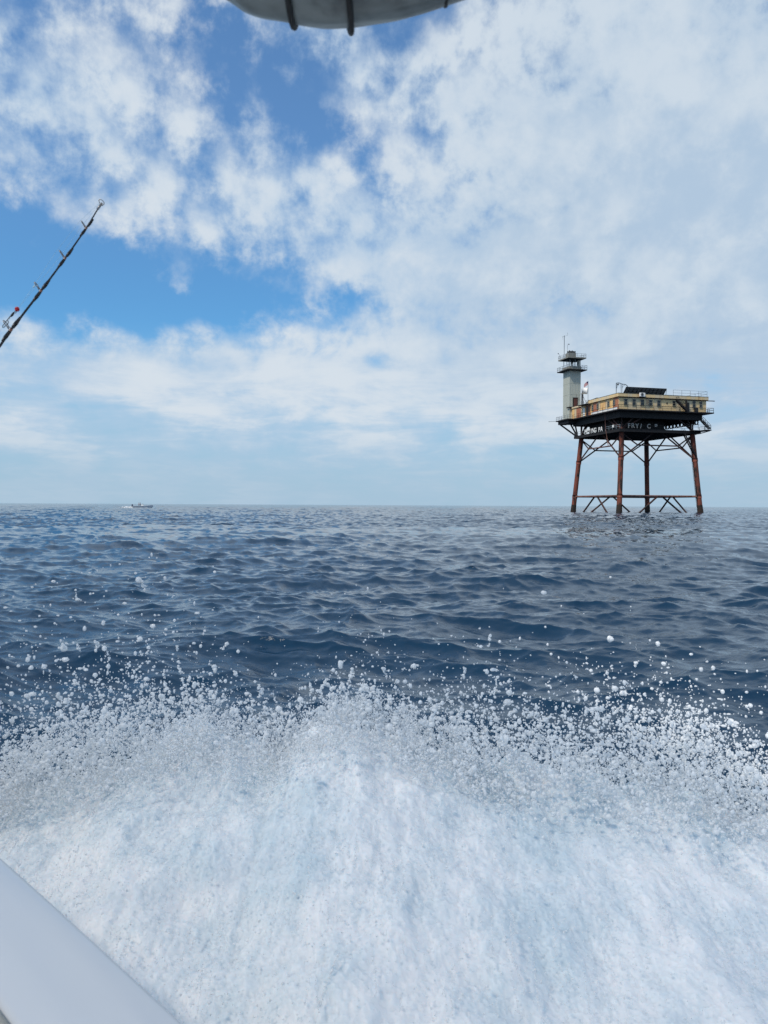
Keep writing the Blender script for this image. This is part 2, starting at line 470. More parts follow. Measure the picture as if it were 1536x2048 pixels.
for c in CORN:
    mb = MB(); zs = [-6, 0, 4, 8, 12, 16, 19.9]
    mb.tube([legp(c, z) for z in zs], [0.66, 0.64, 0.63, 0.62, 0.62, 0.62, 0.62], 20)
    lg = mb.build('leg', M['rust'], plat)
    mg = MB(); zz = [-5, -0.5, 0.4, 1.2, 2.0]
    mg.tube([legp(c, z) for z in zz], [0.74, 0.74, 0.73, 0.70, 0.665], 20, False)
    mg.build('growth_band', M['growth'], lg)
    for z in (4.2, 13.4):
        MB().tube([legp(c, z - 0.45), legp(c, z + 0.45)], 0.70, 20).build('collar', M['rust'], lg)
MIDZ = 16.75
for c1, c2 in (('A', 'B'), ('A', 'C'), ('B', 'D'), ('C', 'D')):
    mids = []
    for p, q in ((c1, c2), (c2, c1)):
        low = legp(p, 13.4); topo = legp(p, 19.6)
        tgt = legp(p, 19.9).lerp(legp(q, 19.9), 0.44)
        MB().tube([low, tgt], 0.19, 10).build('diagonal_brace', M['rust_dark'], plat)
        mid = low.lerp(tgt, 0.52); mids.append(mid)
        MB().tube([topo, mid], 0.17, 10).build('diagonal_brace', M['rust_dark'], plat)
    MB().tube(mids, 0.17, 10).build('horizontal_brace', M['pink_rust'] if (c1, c2) == ('A', 'B') else M['rust_dark'], plat)
    a_, b_ = legp(c1, 4.2), legp(c2, 4.2)
    MB().tube([a_, b_], 0.25, 10).build('horizontal_brace', M['pink_rust'] if c1 == 'A' else M['rust_dark'], plat)
    for p, q in ((c1, c2), (c2, c1)):
        MB().tube([a_.lerp(b_, 0.5 + (0.02 if p == c1 else -0.02)) * 1.0 if False else legp(p, 4.2).lerp(legp(q, 4.2), 0.475),
                   legp(p, -3.4).lerp(legp(q, -3.4), 0.06)], 0.22, 10).build('diagonal_brace', M['rust_dark'], plat)

# lower deck: plate on edge girders, with the wing past the right leg
mb = MB()
H = 11.4
mb.prism([(-H, -H), (H, -H), (H, H), (-H, H)], ZL - 0.12, ZL)
for s_ in (-1, 1):
    mb.box((-H - 0.02, s_ * (H - 0.15) - 0.13, ZL - 0.72), (H + 0.02, s_ * (H - 0.15) + 0.13, ZL - 0.123))
    mb.box((s_ * (H - 0.15) - 0.13, -H + 0.29, ZL - 0.715), (s_ * (H - 0.15) + 0.13, H - 0.29, ZL - 0.123))
for k in range(-4, 5):
    mb.box((k * 2.45 - 0.12, -H + 0.3, ZL - 0.55), (k * 2.45 + 0.12, H - 0.3, ZL - 0.123))
mb.build('lower_deck', M['dark'], plat)
mb = MB()
mb.prism([(H + 0.03, -H + 2.0), (H + 0.03, -13.2), (8.0, -13.2), (8.0, -H - 0.03), (H + 0.02, -H - 0.03), (H + 0.02, -H + 2.0)][::-1], ZL - 0.16, ZL - 0.003)
mb.prism([(H + 0.04, -13.2), (13.1, -13.2), (13.1, -8.5), (H + 0.04, -8.5)], ZL - 0.02, ZL + 0.22)
mb.bar((12.9, -12.9, ZL - 0.03), (10.8, -11.6, ZL - 0.7), 0.2); mb.bar((12.9, -9.0, ZL - 0.03), (11.6, -9.0, ZL - 0.7), 0.2)
mb.build('lower_walkway', M['dark'], plat)
MB().rail([(7.5, -13.1), (13.0, -13.1), (13.0, -8.6)], ZL + 0.2, 1.15, 1.9, 0.04).build('railing', M['rail'], plat)
MB().rail([(-11.3, 11.3), (-11.3, 5.8)], ZL, 1.05, 1.8, 0.03).build('railing', M['rail'], plat)
MB().rail([(-11.3, -4.6), (-11.3, -11.3)], ZL, 1.05, 1.8, 0.045).build('railing', M['rail'], plat)
MB().rail([(-11.1, -11.3), (8.2, -11.3)], ZL, 1.05, 2.4, 0.03).build('railing', M['dark'], plat)
# dark boxes sized to black out the space between decks behind the letters
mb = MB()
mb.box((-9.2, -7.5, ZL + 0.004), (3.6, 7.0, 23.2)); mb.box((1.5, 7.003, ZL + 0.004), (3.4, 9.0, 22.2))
mb.build('dark_backing', M['dark'], plat)

# upper deck with girder frame below
mb = MB()
UP = [(-12.75, -12.95), (14.0, -12.95), (14.0, 12.7), (-7.6, 12.7), (-7.6, 16.2), (-14.4, 16.2), (-14.4, 9.4), (-12.75, 9.4)]
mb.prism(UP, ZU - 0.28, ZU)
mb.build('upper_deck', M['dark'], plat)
mb = MB()
G = 11.6; ZG = 23.25
for s_ in (-1, 1):
    mb.box((-G, s_ * (G - 0.2) - 0.2, ZG), (G, s_ * (G - 0.2) + 0.2, ZU - 0.283))
    mb.box((s_ * (G - 0.2) - 0.2, -G + 0.4, ZG + 0.002), (s_ * (G - 0.2) + 0.2, G - 0.4, ZU - 0.283))
for k in range(-3, 4):
    mb.box((k * 3.0 - 0.15, -G + 0.4, ZG + 0.1), (k * 3.0 + 0.15, G - 0.4, ZU - 0.283))
for k in (-2, -1, 1, 2):
    for j in range(-4, 4):
        x0 = -G + 0.4 if j == -4 else j * 3.0 + 0.15
        x1 = G - 0.4 if j == 3 else (j + 1) * 3.0 - 0.15
        if x1 > x0: mb.box((x0, k * 3.8 - 0.15, ZG + 0.2), (x1, k * 3.8 + 0.15, ZU - 0.283))
mb.box((-13.9, 9.9, 24.0), (-11.603, 15.8, ZU - 0.283)); mb.box((-11.59, G + 0.003, 24.1), (-8.2, 15.7, ZU - 0.283))
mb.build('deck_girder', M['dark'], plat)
# girder with round lightening holes along the back right side
mb = MB()
zc = 22.85; n = 14
for k in range(n):
    y0 = -10.6 + k * 1.5; y1 = y0 + 1.5; yc = (y0 + y1) / 2
    ring = []
    for j in range(12):
        t = 2 * math.pi * (j + 0.5) / 12
        ring.append((yc + 0.36 * math.cos(t), zc + 0.36 * math.sin(t)))
    sq = []
    for j in range(12):
        t = 2 * math.pi * (j + 0.5) / 12; c_, s_ = math.cos(t), math.sin(t); q = max(abs(c_) / 0.75, abs(s_) / 0.48)
        sq.append((yc + c_ / q, zc + s_ / q))
    for x in (11.2, 11.3):
        mb.add([(x, a, b) for a, b in ring + sq], [(j, (j + 1) % 12, 12 + (j + 1) % 12, 12 + j) for j in range(12)])
mb.box((11.05, -10.6, ZG - 0.05), (11.45, 10.4, ZG - 0.003)); mb.box((11.05, -10.6, 22.3), (11.45, 10.4, 22.36))
mb.build('pierced_girder', M['dark'], plat)
# fan of struts from each leg head up to the upper deck
for c in CORN:
    sx_, sy_ = CORN[c]; f = Vector((sx_ * 10.0, sy_ * 10.0, ZL))
    for t in ((0, 0), (-sx_ * 5.2, 0), (0, -sy_ * 5.2), (-sx_ * 2.6, 0), (0, -sy_ * 2.6)):
        MB().tube([f, (f.x + t[0] + sx_ * 1.2 * (t[1] != 0), f.y + t[1] + sy_ * 1.2 * (t[0] != 0), ZG + 0.3)], 0.2, 8).build('support_strut', M['rust_dark'], plat)
f = Vector((-10.6, 10.8, ZL - 0.3))
for t in ((-13.6, 15.2, 24.1), (-9.0, 15.2, 24.2), (-13.2, 10.4, 24.1)):
    MB().tube([f, t], 0.22, 8).build('support_strut', M['dark'], plat)
# catwalk rails of the upper deck
MB().rail([(-12.66, 9.2), (-12.66, -12.86), (13.9, -12.86), (13.9, -6.0)], ZU, 1.1, 2.4, 0.028).build('railing', M['dark'], plat)
MB().rail([(12.3, -12.84), (13.88, -12.84), (13.88, -5.0)], ZU, 1.12, 1.6, 0.035).build('railing', M['rail'], plat)
MB().rail([(-12.9, 9.5), (-14.3, 9.5), (-14.3, 16.1), (-7.8, 16.1)], ZU, 1.0, 1.6, 0.035).build('railing', M['rail'], plat)
MB().tube([(-14.2, 16.0, ZU - 0.1), (-15.9, 17.6, ZU - 0.1)], 0.06, 6).build('boom', M['rail'], plat)
mb = MB(); mb.tube([(-12.6, -6.5, ZU - 0.2), (-12.3, -6.4, 20.8), (-11.4, -6.2, 16.6)], 0.085, 8); mb.build('standpipe', M['pink_rust'], plat)


def stair(p, q, w, name='stair', axis=(0, 1, 0)):
    mb = MB(); p, q = Vector(p), Vector(q); o_ = Vector(axis) * w / 2
    for s_ in (-1, 1):
        mb.bar(p + o_ * s_, q + o_ * s_, 0.10, 0.34)
        mb.bar(p + o_ * s_ + Vector((0, 0, 1.0)), q + o_ * s_ + Vector((0, 0, 1.0)), 0.06)
        for t in (0.05, 0.35, 0.65, 0.95):
            c = p.lerp(q, t) + o_ * s_; mb.bar(c, c + Vector((0, 0, 1.0)), 0.06)
    n = max(3, int((q - p).length / 0.42))
    for k in range(n + 1):
        c = p.lerp(q, k / n); mb.bar(c - o_, c + o_, 0.26, 0.06)
    return mb.build(name, M['dark'], plat)


stair((3.0, -13.35, 27.7), (5.9, -13.35, ZU + 0.1), 0.7)
stair((10.9, -12.3, 23.1), (13.2, -12.3, ZL + 0.5), 0.7)
mb = MB()   # long stair under the right leg
stair((6.6, -11.0, ZL - 0.4), (10.3, -10.9, 14.2), 0.7)
mb = MB()   # ladder up the right leg
for s_ in (-1, 1):
    mb.bar(legp('C', 1.5) + Vector((-0.75, s_ * 0.22, 0)), legp('C', 19.5) + Vector((-0.75, s_ * 0.22, 0)), 0.06)
for k in range(46):
    c = legp('C', 1.6 + k * 0.39) + Vector((-0.75, 0, 0)); mb.bar(c - Vector((0, 0.22, 0)), c + Vector((0, 0.22, 0)), 0.04)
for k in range(9):
    c = legp('C', 2.0 + k * 2.1); mb.bar(c, c + Vector((-0.8, 0, 0)), 0.1)
mb.build('ladder', M['rust_dark'], plat)


# ------------------------------------------------------------------ sign letters
def letters(parent, base, text, p0, size, axis, m, step=0.78, dz=0.0, broken=()):
    for i, ch in enumerate(text):
        if ch == ' ': continue
        cu = bpy.data.curves.new('letter', 'FONT'); cu.body = ch; cu.size = size * 1.42; cu.extrude = 0.04; cu.offset = 0.028
        ob = bpy.data.objects.new('tmp', cu); C.objects.link(ob)
        dg = bpy.context.evaluated_depsgraph_get(); me = bpy.data.meshes.new_from_object(ob.evaluated_get(dg))
        bpy.data.objects.remove(ob); bpy.data.curves.remove(cu)
        me.materials.clear(); me.materials.append(m)
        vs = np.array([v.co for v in me.vertices]); cx = (vs[:, 0].min() + vs[:, 0].max()) / 2
        wob = random.uniform(-0.06, 0.06)
        for v in me.vertices: v.co = (v.co.x - cx, -v.co.z, v.co.y)
        o = bpy.data.objects.new('letter', me); C.objects.link(o); o.parent = parent
        d = Vector(axis) * (i * size * step)
        o.location = Vector(p0) - Vector(base) + d + Vector((0, 0, wob + dz))
        o.rotation_euler = (0, wob * 0.6, 0 if axis[0] else -math.pi / 2)
        if ch in broken:
            for v in me.vertices:
                if v.co.z < size * 0.33: v.co.z = size * 0.33
    return


b0 = (-11.55, 0.5, ZL + 0.1)
sg = thing('name_sign', b0, 'crooked white letters reading FRYING PA on the sunlit left railing', 'sign')
letters(sg, b0, 'FRYING PA', (-11.55, 5.0, ZL + 0.05), 1.18, (0, -1, 0), M['letter'], 0.86)
MB().bar((-11.45, 5.6, ZL + 0.75), (-11.45, -4.8, ZL + 0.75), 0.05).build('support_rail', M['dark'], sg, b0)
MB().box((-11.52, -8.9, ZL + 0.5), (-11.44, -8.1, ZL + 1.1)).build('plate', M['letter'], sg, b0)
b1 = (-5.5, -11.55, ZL + 0.1)
sg = thing('name_sign', b1, 'dull broken letters FRY and C P on the shaded right railing', 'sign')
letters(sg, b1, 'FRY/', (-8.9, -11.55, ZL + 0.25), 1.1, (1, 0, 0), M['letter_dull'], 0.98)
letters(sg, b1, 'C', (-3.5, -11.55, ZL + 0.25), 1.05, (1, 0, 0), M['letter_dull'])
letters(sg, b1, 'P', (-1.5, -11.55, ZL + 0.25), 1.05, (1, 0, 0), M['letter_dull'], broken=('P',))
MB().bar((-9.6, -11.45, ZL + 0.8), (-0.8, -11.45, ZL + 0.8), 0.05).build('support_rail', M['dark'], sg, b1)

# ------------------------------------------------------------------ the quarters building
qb = (0, 0, ZU)
qt = thing('crew_quarters', qb, 'long low building of faded yellow and red panels on the upper deck', 'building')
WL = 12.2; Z0 = ZU + 0.004
mats = [M['yellow'], M['red'], M['yellow_pale']]
mb = MB()     # right wall: panels of about 1.2 m with thin battens
x = -WL; k = 0
while x < WL - 0.01:
    x2 = min(x + 1.22, WL); mb.cur = 0 if random.random() < 0.55 else 2
    mb.box((x, -WL, Z0), (x2, -WL + 0.15, 28.2)); x = x2
mb.cur = 2
for j in range(21): mb.box((-WL + j * 1.22 - 0.03, -WL - 0.025, Z0), (-WL + j * 1.22 + 0.03, -WL - 0.002, 28.2)) if j else None
mb.box((-WL + 0.05, -WL - 0.05, ZU + 1.14), (WL, -WL - 0.027, ZU + 1.19))
mb.build('wall', mats, qt, qb)
mb = MB()     # left wall in red and yellow
pat = [1, 1, 0, 0, 2, 0, 0, 2, 1, 1, 0, 1, 1, 0, 2, 1, 1, 2, 0, 2, 2]
y = -WL; k = 0
while y < 11.6:
    y2 = min(y + 1.22, 11.6); mb.cur = pat[k % len(pat)]; k += 1
    top = 28.2 if y2 < 2.6 else 27.9
    mb.box((-WL - 0.004, y + (0.152 if k == 1 else 0), Z0), (-WL + 0.15, y2, top)); y = y2
mb.cur = 1
for j in range(20): mb.box((-WL - 0.03, -WL + j * 1.22 - 0.03, Z0), (-WL - 0.006, -WL + j * 1.22 + 0.03, 27.9)) if j else None
mb.build('wall', [M['yellow_sunlit'], M['red'], M['yellow_pale']], qt, qb)
mb = MB(); mb.box((WL - 0.15, -WL + 0.15, Z0), (WL, WL, 28.2)); mb.box((-8.5, WL - 0.15, Z0), (WL - 0.15, WL, 28.2)); mb.box((-8.5, 11.6, Z0), (-8.4, WL - 0.15, 28.2))
mb.build('wall', mats, qt, qb)
MB().box((-WL - 0.10, -11.6, ZU + 0.006), (-WL - 0.035, 0.6, ZU + 0.62)).build('base_trim', M['white'], qt, qb)
mb = MB()    # roof fascia: projecting boxed edge with panel joints
E_ = 12.62
mb.cur = 0
for j in range(20):
    a0, a1 = -E_ + j * 2 * E_ / 20, -E_ + (j + 1) * 2 * E_ / 20
    mb.cur = 0 if random.random() < 0.5 else 2
    mb.box((a0 + 0.015, -E_, 28.2), (a1 - 0.015, -E_ + 0.3, ZR))
for j in range(11):
    a0 = -E_ + 0.3 + j * (1.6 + E_ - 0.3) / 11; a1 = a0 + (1.6 + E_ - 0.3) / 11
    mb.cur = 0 if random.random() < 0.6 else 2
    mb.box((-E_, a0 + 0.015, 28.2), (-E_ + 0.3, a1 - 0.015, ZR))
rf = mb.build('roof_fascia', mats, qt, qb)
mb = MB(); mb.prism([(-E_ + 0.3, -E_ + 0.3), (12.6, -E_ + 0.3), (12.6, 12.6), (-8.6, 12.6), (-8.6, 1.6), (-E_ + 0.3, 1.6)], 28.203, ZR - 0.2)
mb.box((-E_ - 0.04, -E_ - 0.04, ZR + 0.002), (E_ + 0.04, -E_ + 0.1, ZR + 0.06)); mb.box((-E_ - 0.04, -E_ + 0.1, ZR + 0.002), (-E_ + 0.1, 1.7, ZR + 0.06))
mb.box((-E_ + 0.05, -WL - 0.28, 28.02), (E_ - 0.05, -WL - 0.027, 28.197))
mb.build('roof', M['dark'], qt, qb)
mb = MB(); mb.cur = 0
mb.prism([(-12.5, 1.65), (-8.65, 1.65), (-8.65, 11.2), (-12.4, 11.2)], 27.95, 28.35)
mb.build('annex_roof', M['yellow_pale'], qt, qb)
mb = MB(); mb.box((-13.6, 0.9, 28.0), (-12.52, 5.4, 28.16)); mb.bar((-13.5, 1.0, 28.0), (-12.25, 1.0, 27.2), 0.08); mb.bar((-13.5, 5.3, 28.0), (-12.25, 5.3, 27.2), 0.08)
mb.build('canopy', M['dark'], qt, qb)


def window(parent, base, c, axis, w=0.85, h=1.2):
    """window in the wall; axis 0 = right face (looking along x), 1 = left face"""
    fr = MB(); gl = MB(); cx, cy, cz = c
    def bx(m_, u0, u1, z0, z1, d0, d1):
        if axis == 0: m_.box((cx + u0, cy - d1, cz + z0), (cx + u1, cy - d0, cz + z1))
        else: m_.box((cx - d1, cy + u0, cz + z0), (cx - d0, cy + u1, cz + z1))
    t = 0.09
    bx(fr, -w / 2 - t, w / 2 + t, h / 2, h / 2 + t, 0, 0.11); bx(fr, -w / 2 - t - 0.03, w / 2 + t + 0.03, -h / 2 - t, -h / 2, 0, 0.15)
    bx(fr, -w / 2 - t, -w / 2, -h / 2, h / 2, 0, 0.11); bx(fr, w / 2, w / 2 + t, -h / 2, h / 2, 0, 0.11)
    bx(fr, -w / 2, w / 2, -0.03, 0.03, 0.07, 0.10)
    o = fr.build('window', M['frame'], parent, base)
    bx(gl, -w / 2, w / 2, -h / 2, h / 2, 0.0, 0.06)
    gl.build('pane', M['glass'], o, base)


for xw in (-10.37, -8.1, -5.86, -3.55, -1.25): window(qt, qb, (xw, -WL - 0.03, 26.98), 0, 0.85, 1.3)
window(qt, qb, (3.02, -WL - 0.03, 27.1), 0, 0.7, 1.1); window(qt, qb, (8.7, -WL - 0.03, 27.1), 0, 0.75, 1.5); window(qt, qb, (10.65, -WL - 0.03, 27.07), 0, 0.65, 1.3)
mb = MB(); mb.tube([(1.05, -WL - 0.08, 27.07), (1.05, -WL - 0.02, 27.07)], 0.2, 12); mb.build('vent', M['black'], qt, qb)
for yw in (0.1, -2.45, -7.6, -10.17): window(qt, qb, (-WL - 0.035, yw, 27.0), 1, 0.8, 1.15)


def door(c, axis, w, h, m, name='door'):
    mb = MB(); cx, cy, cz = c
    if axis == 0: mb.box((cx - w / 2, cy - 0.06, cz), (cx + w / 2, cy, cz + h))
    else: mb.box((cx - 0.06, cy - w / 2, cz), (cx, cy + w / 2, cz + h))
    o = mb.build(name, m, qt, qb)
    hb = MB(); hb.ball((cx - (0.1 if axis else -w * 0.35), cy - (w * 0.35 if axis else 0.1), cz + h * 0.48), 0.06, 8, 5); hb.build('handle', M['rail'], o, qb)
    return o


door((-WL - 0.035, 2.8, ZU + 0.15), 1, 0.95, 2.3, M['black']); door((-WL - 0.035, 4.5, ZU + 0.15), 1, 0.95, 2.15, M['white'])['label'] = 'white door'
door((6.9, -WL - 0.03, ZU + 0.1), 0, 0.9, 2.2, M['black'])
MB().box((6.1, -13.0, ZU + 0.006), (6.25, -12.4, 27.9)).build('post', M['dark'], qt, qb)
MB().box((8.6, -13.0, ZU + 0.006), (9.4, -12.45, 26.2)).build('locker', M['black'], qt, qb)
MB().bar((E_ - 0.4, -12.1, 28.1), (14.6, -12.3, 28.1), 0.22, 0.18).build('boom', M['dark'], qt, qb)
MB().rail([(2.75, -12.3), (12.4, -12.3), (12.4, -3)], ZR, 1.45, 2.4, 0.028).build('roof_railing', M['rail'], qt, qb)
MB().rail([(-12.3, 6.0), (-12.3, 1.9)], 28.36, 0.9, 1.5, 0.028).build('roof_railing', M['rail'], qt, qb)

# ------------------------------------------------------------------ things on the roof
hb = (-10.0, 1.2, ZR - 0.2)
ht = thing('roof_hatch', hb, 'low dark sloping hatch on the roof above the sunlit wall', 'hatch')
mb = MB(); mb.add([(-11.5, -0.6, hb[2]), (-8.5, -0.6, hb[2]), (-8.5, 4.6, hb[2]), (-11.5, 4.6, hb[2]), (-11.3, -0.3, 29.55), (-8.7, -0.3, 29.55), (-8.7, 4.3, 29.3), (-11.3, 4.3, 29.3)],
                  [(0, 3, 2, 1), (4, 5, 6, 7), (0, 1, 5, 4), (1, 2, 6, 5), (2, 3, 7, 6), (3, 0, 4, 7)])
mb.build('cover', M['dark'], ht, hb)
MB().box((-11.62, -0.7, 28.79), (-8.4, 4.7, 28.95)).build('curb', M['concrete'], ht, hb)

sb = (-4.0, -10.5, ZR - 0.2)
sa = thing('solar_array', sb, 'long row of tilted dark solar panels along the roof edge', 'solar panels')
N = 10; x0, x1 = -9.9, 1.25; pw = (x1 - x0) / N
yb, zb, yt, zt = -10.5, 29.42, -11.75, 30.72
for k in range(N):
    u0, u1 = x0 + k * pw + 0.04, x0 + (k + 1) * pw - 0.04
    n_ = Vector((0, zt - zb, -(yt - yb))).normalized()          # front of the panel faces away, to the open sea
    P = [Vector((u0, yb, zb)), Vector((u1, yb, zb)), Vector((u1, yt, zt)), Vector((u0, yt, zt))]
    bk = MB(); bk.add(P + [p + n_ * 0.05 for p in P], [(0, 1, 2, 3), (0, 4, 5, 1), (1, 5, 6, 2), (2, 6, 7, 3), (3, 7, 4, 0)])
    po = bk.build('panel', M['panel_back'], sa, sb)
    fc = MB(); fc.add([p + n_ * 0.053 for p in P], [(3, 2, 1, 0)]); fc.build('cells', M['cell'], po, sb)
mb = MB()
for k in range(N + 1):
    u = x0 + k * pw
    mb.bar((u, yb, zb - 0.02), (u, yt, zt - 0.02), 0.10, 0.12); mb.bar((u, yb - 0.1, zb), (u, yb - 0.1, ZR - 0.2), 0.09)
    if k % 2 == 0: mb.bar((u, yt, zt - 0.05), (u, yb - 0.9, ZR - 0.2), 0.07)
for t in (0.0, 0.33, 0.66, 1.0):
    yy, zz = yb + (yt - yb) * t, zb + (zt - zb) * t
    mb.bar((x0, yy, zz - 0.05), (x1, yy, zz - 0.05), 0.08, 0.08)
mb.build('rack', M['black'], sa, sb)

ab = (-6.25, -12.9, 28.2)
ac = thing('air_conditioner', ab, 'small white boxed air conditioner bracketed to the yellow roof edge', 'air conditioner')
MB().box((-6.95, -13.1, 28.33), (-5.58, -12.68, 29.24)).build('casing', M['white'], ac, ab)
mb = MB(); mb.tube([(-6.4, -13.13, 28.78), (-6.4, -13.11, 28.78)], 0.36, 18)
fo = mb.build('fan_grille', M['black'], ac, ab)
mb = MB()
for r_ in (0.12, 0.24, 0.36):
    mb.tube([(-6.4 + r_ * math.cos(t * math.pi / 9), -13.14, 28.78 + r_ * math.sin(t * math.pi / 9)) for t in range(19)], 0.02, 5)
mb.build('guard', M['rail'], fo, ab)
mb = MB(); mb.box((-7.0, -13.1, 28.22), (-5.5, -12.63, 28.328)); mb.build('bracket', M['black'], ac, ab)

db = (-10.9, -11.0, ZR - 0.2)
dv = thing('hoist_frame', db, 'bent grey pipe hoist frame standing by the roof corner', 'hoist')
mb = MB()
mb.tube([(-12.2, -11, db[2]), (-12.2, -11, 31.6)], 0.10, 8); mb.tube([(-10.7, -11, db[2]), (-10.65, -11, 31.4)], 0.09, 8)
mb.build('post', M['rail'], dv, db)
mb = MB(); mb.tube([(-12.2, -11, 31.6), (-11.5, -11, 31.72), (-10.6, -11, 31.45), (-9.6, -11, 31.35), (-9.1, -11, 31.0), (-9.05, -11, 30.6)], 0.09, 8)
mb.tube([(-12.1, -11, 30.4), (-11.7, -11, 31.3), (-11.4, -11, 31.65)], 0.05, 6); mb.tube([(-10.6, -11, 30.6), (-10.2, -11, 31.1), (-9.7, -11, 31.3)], 0.05, 6)
mb.tube([(-11.1, -11, 31.6), (-10.95, -11, db[2] + 0.002)], 0.03, 5)
mb.build('arm', M['rail'], dv, db)
MB().ball((-11.75, -11, 31.3), 0.22, 10, 6).build('lamp_head', M['black'], dv, db)

fb_ = (-10.5, 5.6, 28.35)
fp = thing('flagpole', fb_, 'thin pole flying a small red, white and blue striped flag near the tower', 'flag')
MB().tube([fb_, (-10.5, 5.6, 34.75)], [0.07, 0.045], 8).build('pole', M['rail'], fp, fb_)
mb = MB(); nx, nz = 14, 6; vs = []
for i in range(nx + 1):
    for j in range(nz + 1):
        u, w_ = i / nx, j / nz
        vs.append((-10.5 - 0.3 * u + 0.1 * math.sin(u * 7), 5.65 + 1.7 * u, 34.6 - 0.95 * w_ - 0.55 * u * u + 0.12 * math.sin(u * 6 + w_)))
mb.add(vs, [(i * (nz + 1) + j, i * (nz + 1) + j + 1, (i + 1) * (nz + 1) + j + 1, (i + 1) * (nz + 1) + j) for i in range(nx) for j in range(nz)], True)
fl = mb.build('flag_cloth', M['stripes'], fp, fb_)
mb = MB(); vs = [(x - 0.03, y, z) for (x, y, z) in [vs[i * (nz + 1) + j] for i in range(6) for j in range(4)]]
mb.add(vs, [(i * 4 + j, i * 4 + j + 1, (i + 1) * 4 + j + 1, (i + 1) * 4 + j) for i in range(5) for j in range(3)], True)
mb.build('canton', M['flag_blue'], fl, fb_)

rb = (-11.0, 7.7, 28.35)
ra = thing('antenna', rb, 'white drum antenna on a dark lattice post beside the grey tower', 'antenna')
mb = MB()
for s_ in (-1, 1):
    for q in (-1, 1): mb.bar((-11 + s_ * 0.2, 7.7 + q * 0.2, rb[2]), (-11 + s_ * 0.14, 7.7 + q * 0.14, 31.6), 0.09)
for k in range(7):
    z = 28.5 + k * 0.45; mb.bar((-11.2, 7.5, z), (-10.8, 7.5, z + 0.42), 0.06); mb.bar((-11.2, 7.9, z + 0.42), (-11.2, 7.5, z), 0.06)
mb.bar((-11.0, 7.5, 31.2), (-10.8, 5.6, 28.6), 0.06)
mb.build('lattice_post', M['black'], ra, rb)
mb = MB(); mb.tube([(-11.5, 7.0, 32.35), (-10.3, 6.2, 32.2)], [0.82, 0.82], 20); mb.build('drum', M['white'], ra, rb)
mb = MB(); mb.bar((-11.1, 7.8, 31.5), (-11.1, 7.8, 33.0), 0.1); mb.bar((-11.1, 8.7, 31.7), (-11.0, 7.0, 31.75), 0.09); mb.build('arm', M['rail'], ra, rb)

# ------------------------------------------------------------------ the light tower
TA, TB, TW, TD = -12.85, 11.3, 3.3, 3.7
tb = (TA + TW / 2, TB + TD / 2, ZU)
lt = thing('light_tower', tb, 'tall square grey panelled light tower on the deck corner left of the building', 'tower')
mb = MB()
mb.box((TA, TB, ZU + 0.004), (TA + TW, TB + TD, 38.4))
for z in (31.95, 35.0):
    mb.box((TA - 0.03, TB - 0.03, z - 0.05), (TA + TW + 0.03, TB - 0.002, z + 0.05)); mb.box((TA - 0.03, TB - 0.002, z - 0.05), (TA - 0.002, TB + TD, z + 0.05))
for t in (0.25, 0.5, 0.75):
    mb.box((TA + TW * t - 0.03, TB - 0.028, ZU + 0.01), (TA + TW * t + 0.03, TB - 0.001, 38.3)); mb.box((TA - 0.028, TB + TD * t - 0.03, ZU + 0.01), (TA - 0.001, TB + TD * t + 0.03, 38.3))
for cx_, cy_ in ((TA - 0.035, TB - 0.035),): mb.box((cx_, cy_, ZU + 0.012), (cx_ + 0.22, cy_ + 0.034, 38.32)); 
mb.build('shaft', M['grey_panel'], lt, tb)
mb = MB(); mb.box((TA - 0.25, TB - 0.4, 28.2), (TA + TW + 2.4, TB - 0.04, 28.52)); mb.box((TA - 0.4, TB - 0.4, 28.2), (TA - 0.252, TB + 0.9, 28.52))
mb.build('landing', M['dark'], lt, tb)
d_ = MB().box((-12.0 + 0.3, TB - 0.14, 28.53), (-10.45, TB - 0.03, 30.95)).build('door', M['brown'], lt, tb)
mb = MB(); mb.box((-12.0 + 0.12, TB - 0.2, 28.53), (-11.7, TB - 0.03, 31.1)); mb.box((-11.7, TB - 0.2, 30.95), (-10.3, TB - 0.03, 31.1)); mb.build('door_frame', M['dark'], d_, tb)
O_ = 1.25
gal = MB(); gal.box((TA - O_, TB - O_, 38.42), (TA + TW + O_, TB + TD + O_, 38.65)); go = gal.build('gallery', M['dark'], lt, tb)
MB().rail([(TA - O_ + .05, TB + TD + O_ - .05), (TA - O_ + .05, TB - O_ + .05), (TA + TW + O_ - .05, TB - O_ + .05), (TA + TW + O_ - .05, TB + TD + O_ - .05), (TA - O_ + .05, TB + TD + O_ - .05)], 38.65, 1.1, 1.45, 0.035).build('gallery_rail', M['rail'], go, tb)
MB().box((TA - 0.1, TB - 0.1, 38.652), (TA + TW + 0.1, TB + TD + 0.1, 39.65)).build('lantern_base', M['concrete'], lt, tb)
for fx in (0.0, 0.5, 1.0):
    for fy in (0.0, 0.5, 1.0):
        if fx == 0.5 and fy == 0.5: continue
        px, py = TA + 0.1 + (TW - 0.2) * fx, TB + 0.1 + (TD - 0.2) * fy
        MB().box((px - 0.06, py - 0.06, 39.652), (px + 0.06, py + 0.06, 41.6)).build('lantern_post', M['rail'], lt, tb)
MB().tube([(TA + 1.6, TB + 1.8, 39.65), (TA + 1.6, TB + 1.8, 40.5), (TA + 1.6, TB + 1.8, 40.8), (TA + 1.6, TB + 1.8, 41.1)], [0.15, 0.2, 0.32, 0.25], 12).build('lamp', M['black'], lt, tb)
MB().box((TA + TW - 0.75, TB + 0.2, 39.653), (TA + TW - 0.2, TB + 0.5, 41.3)).build('lantern_door', M['concrete'], lt, tb)
O2 = 1.05
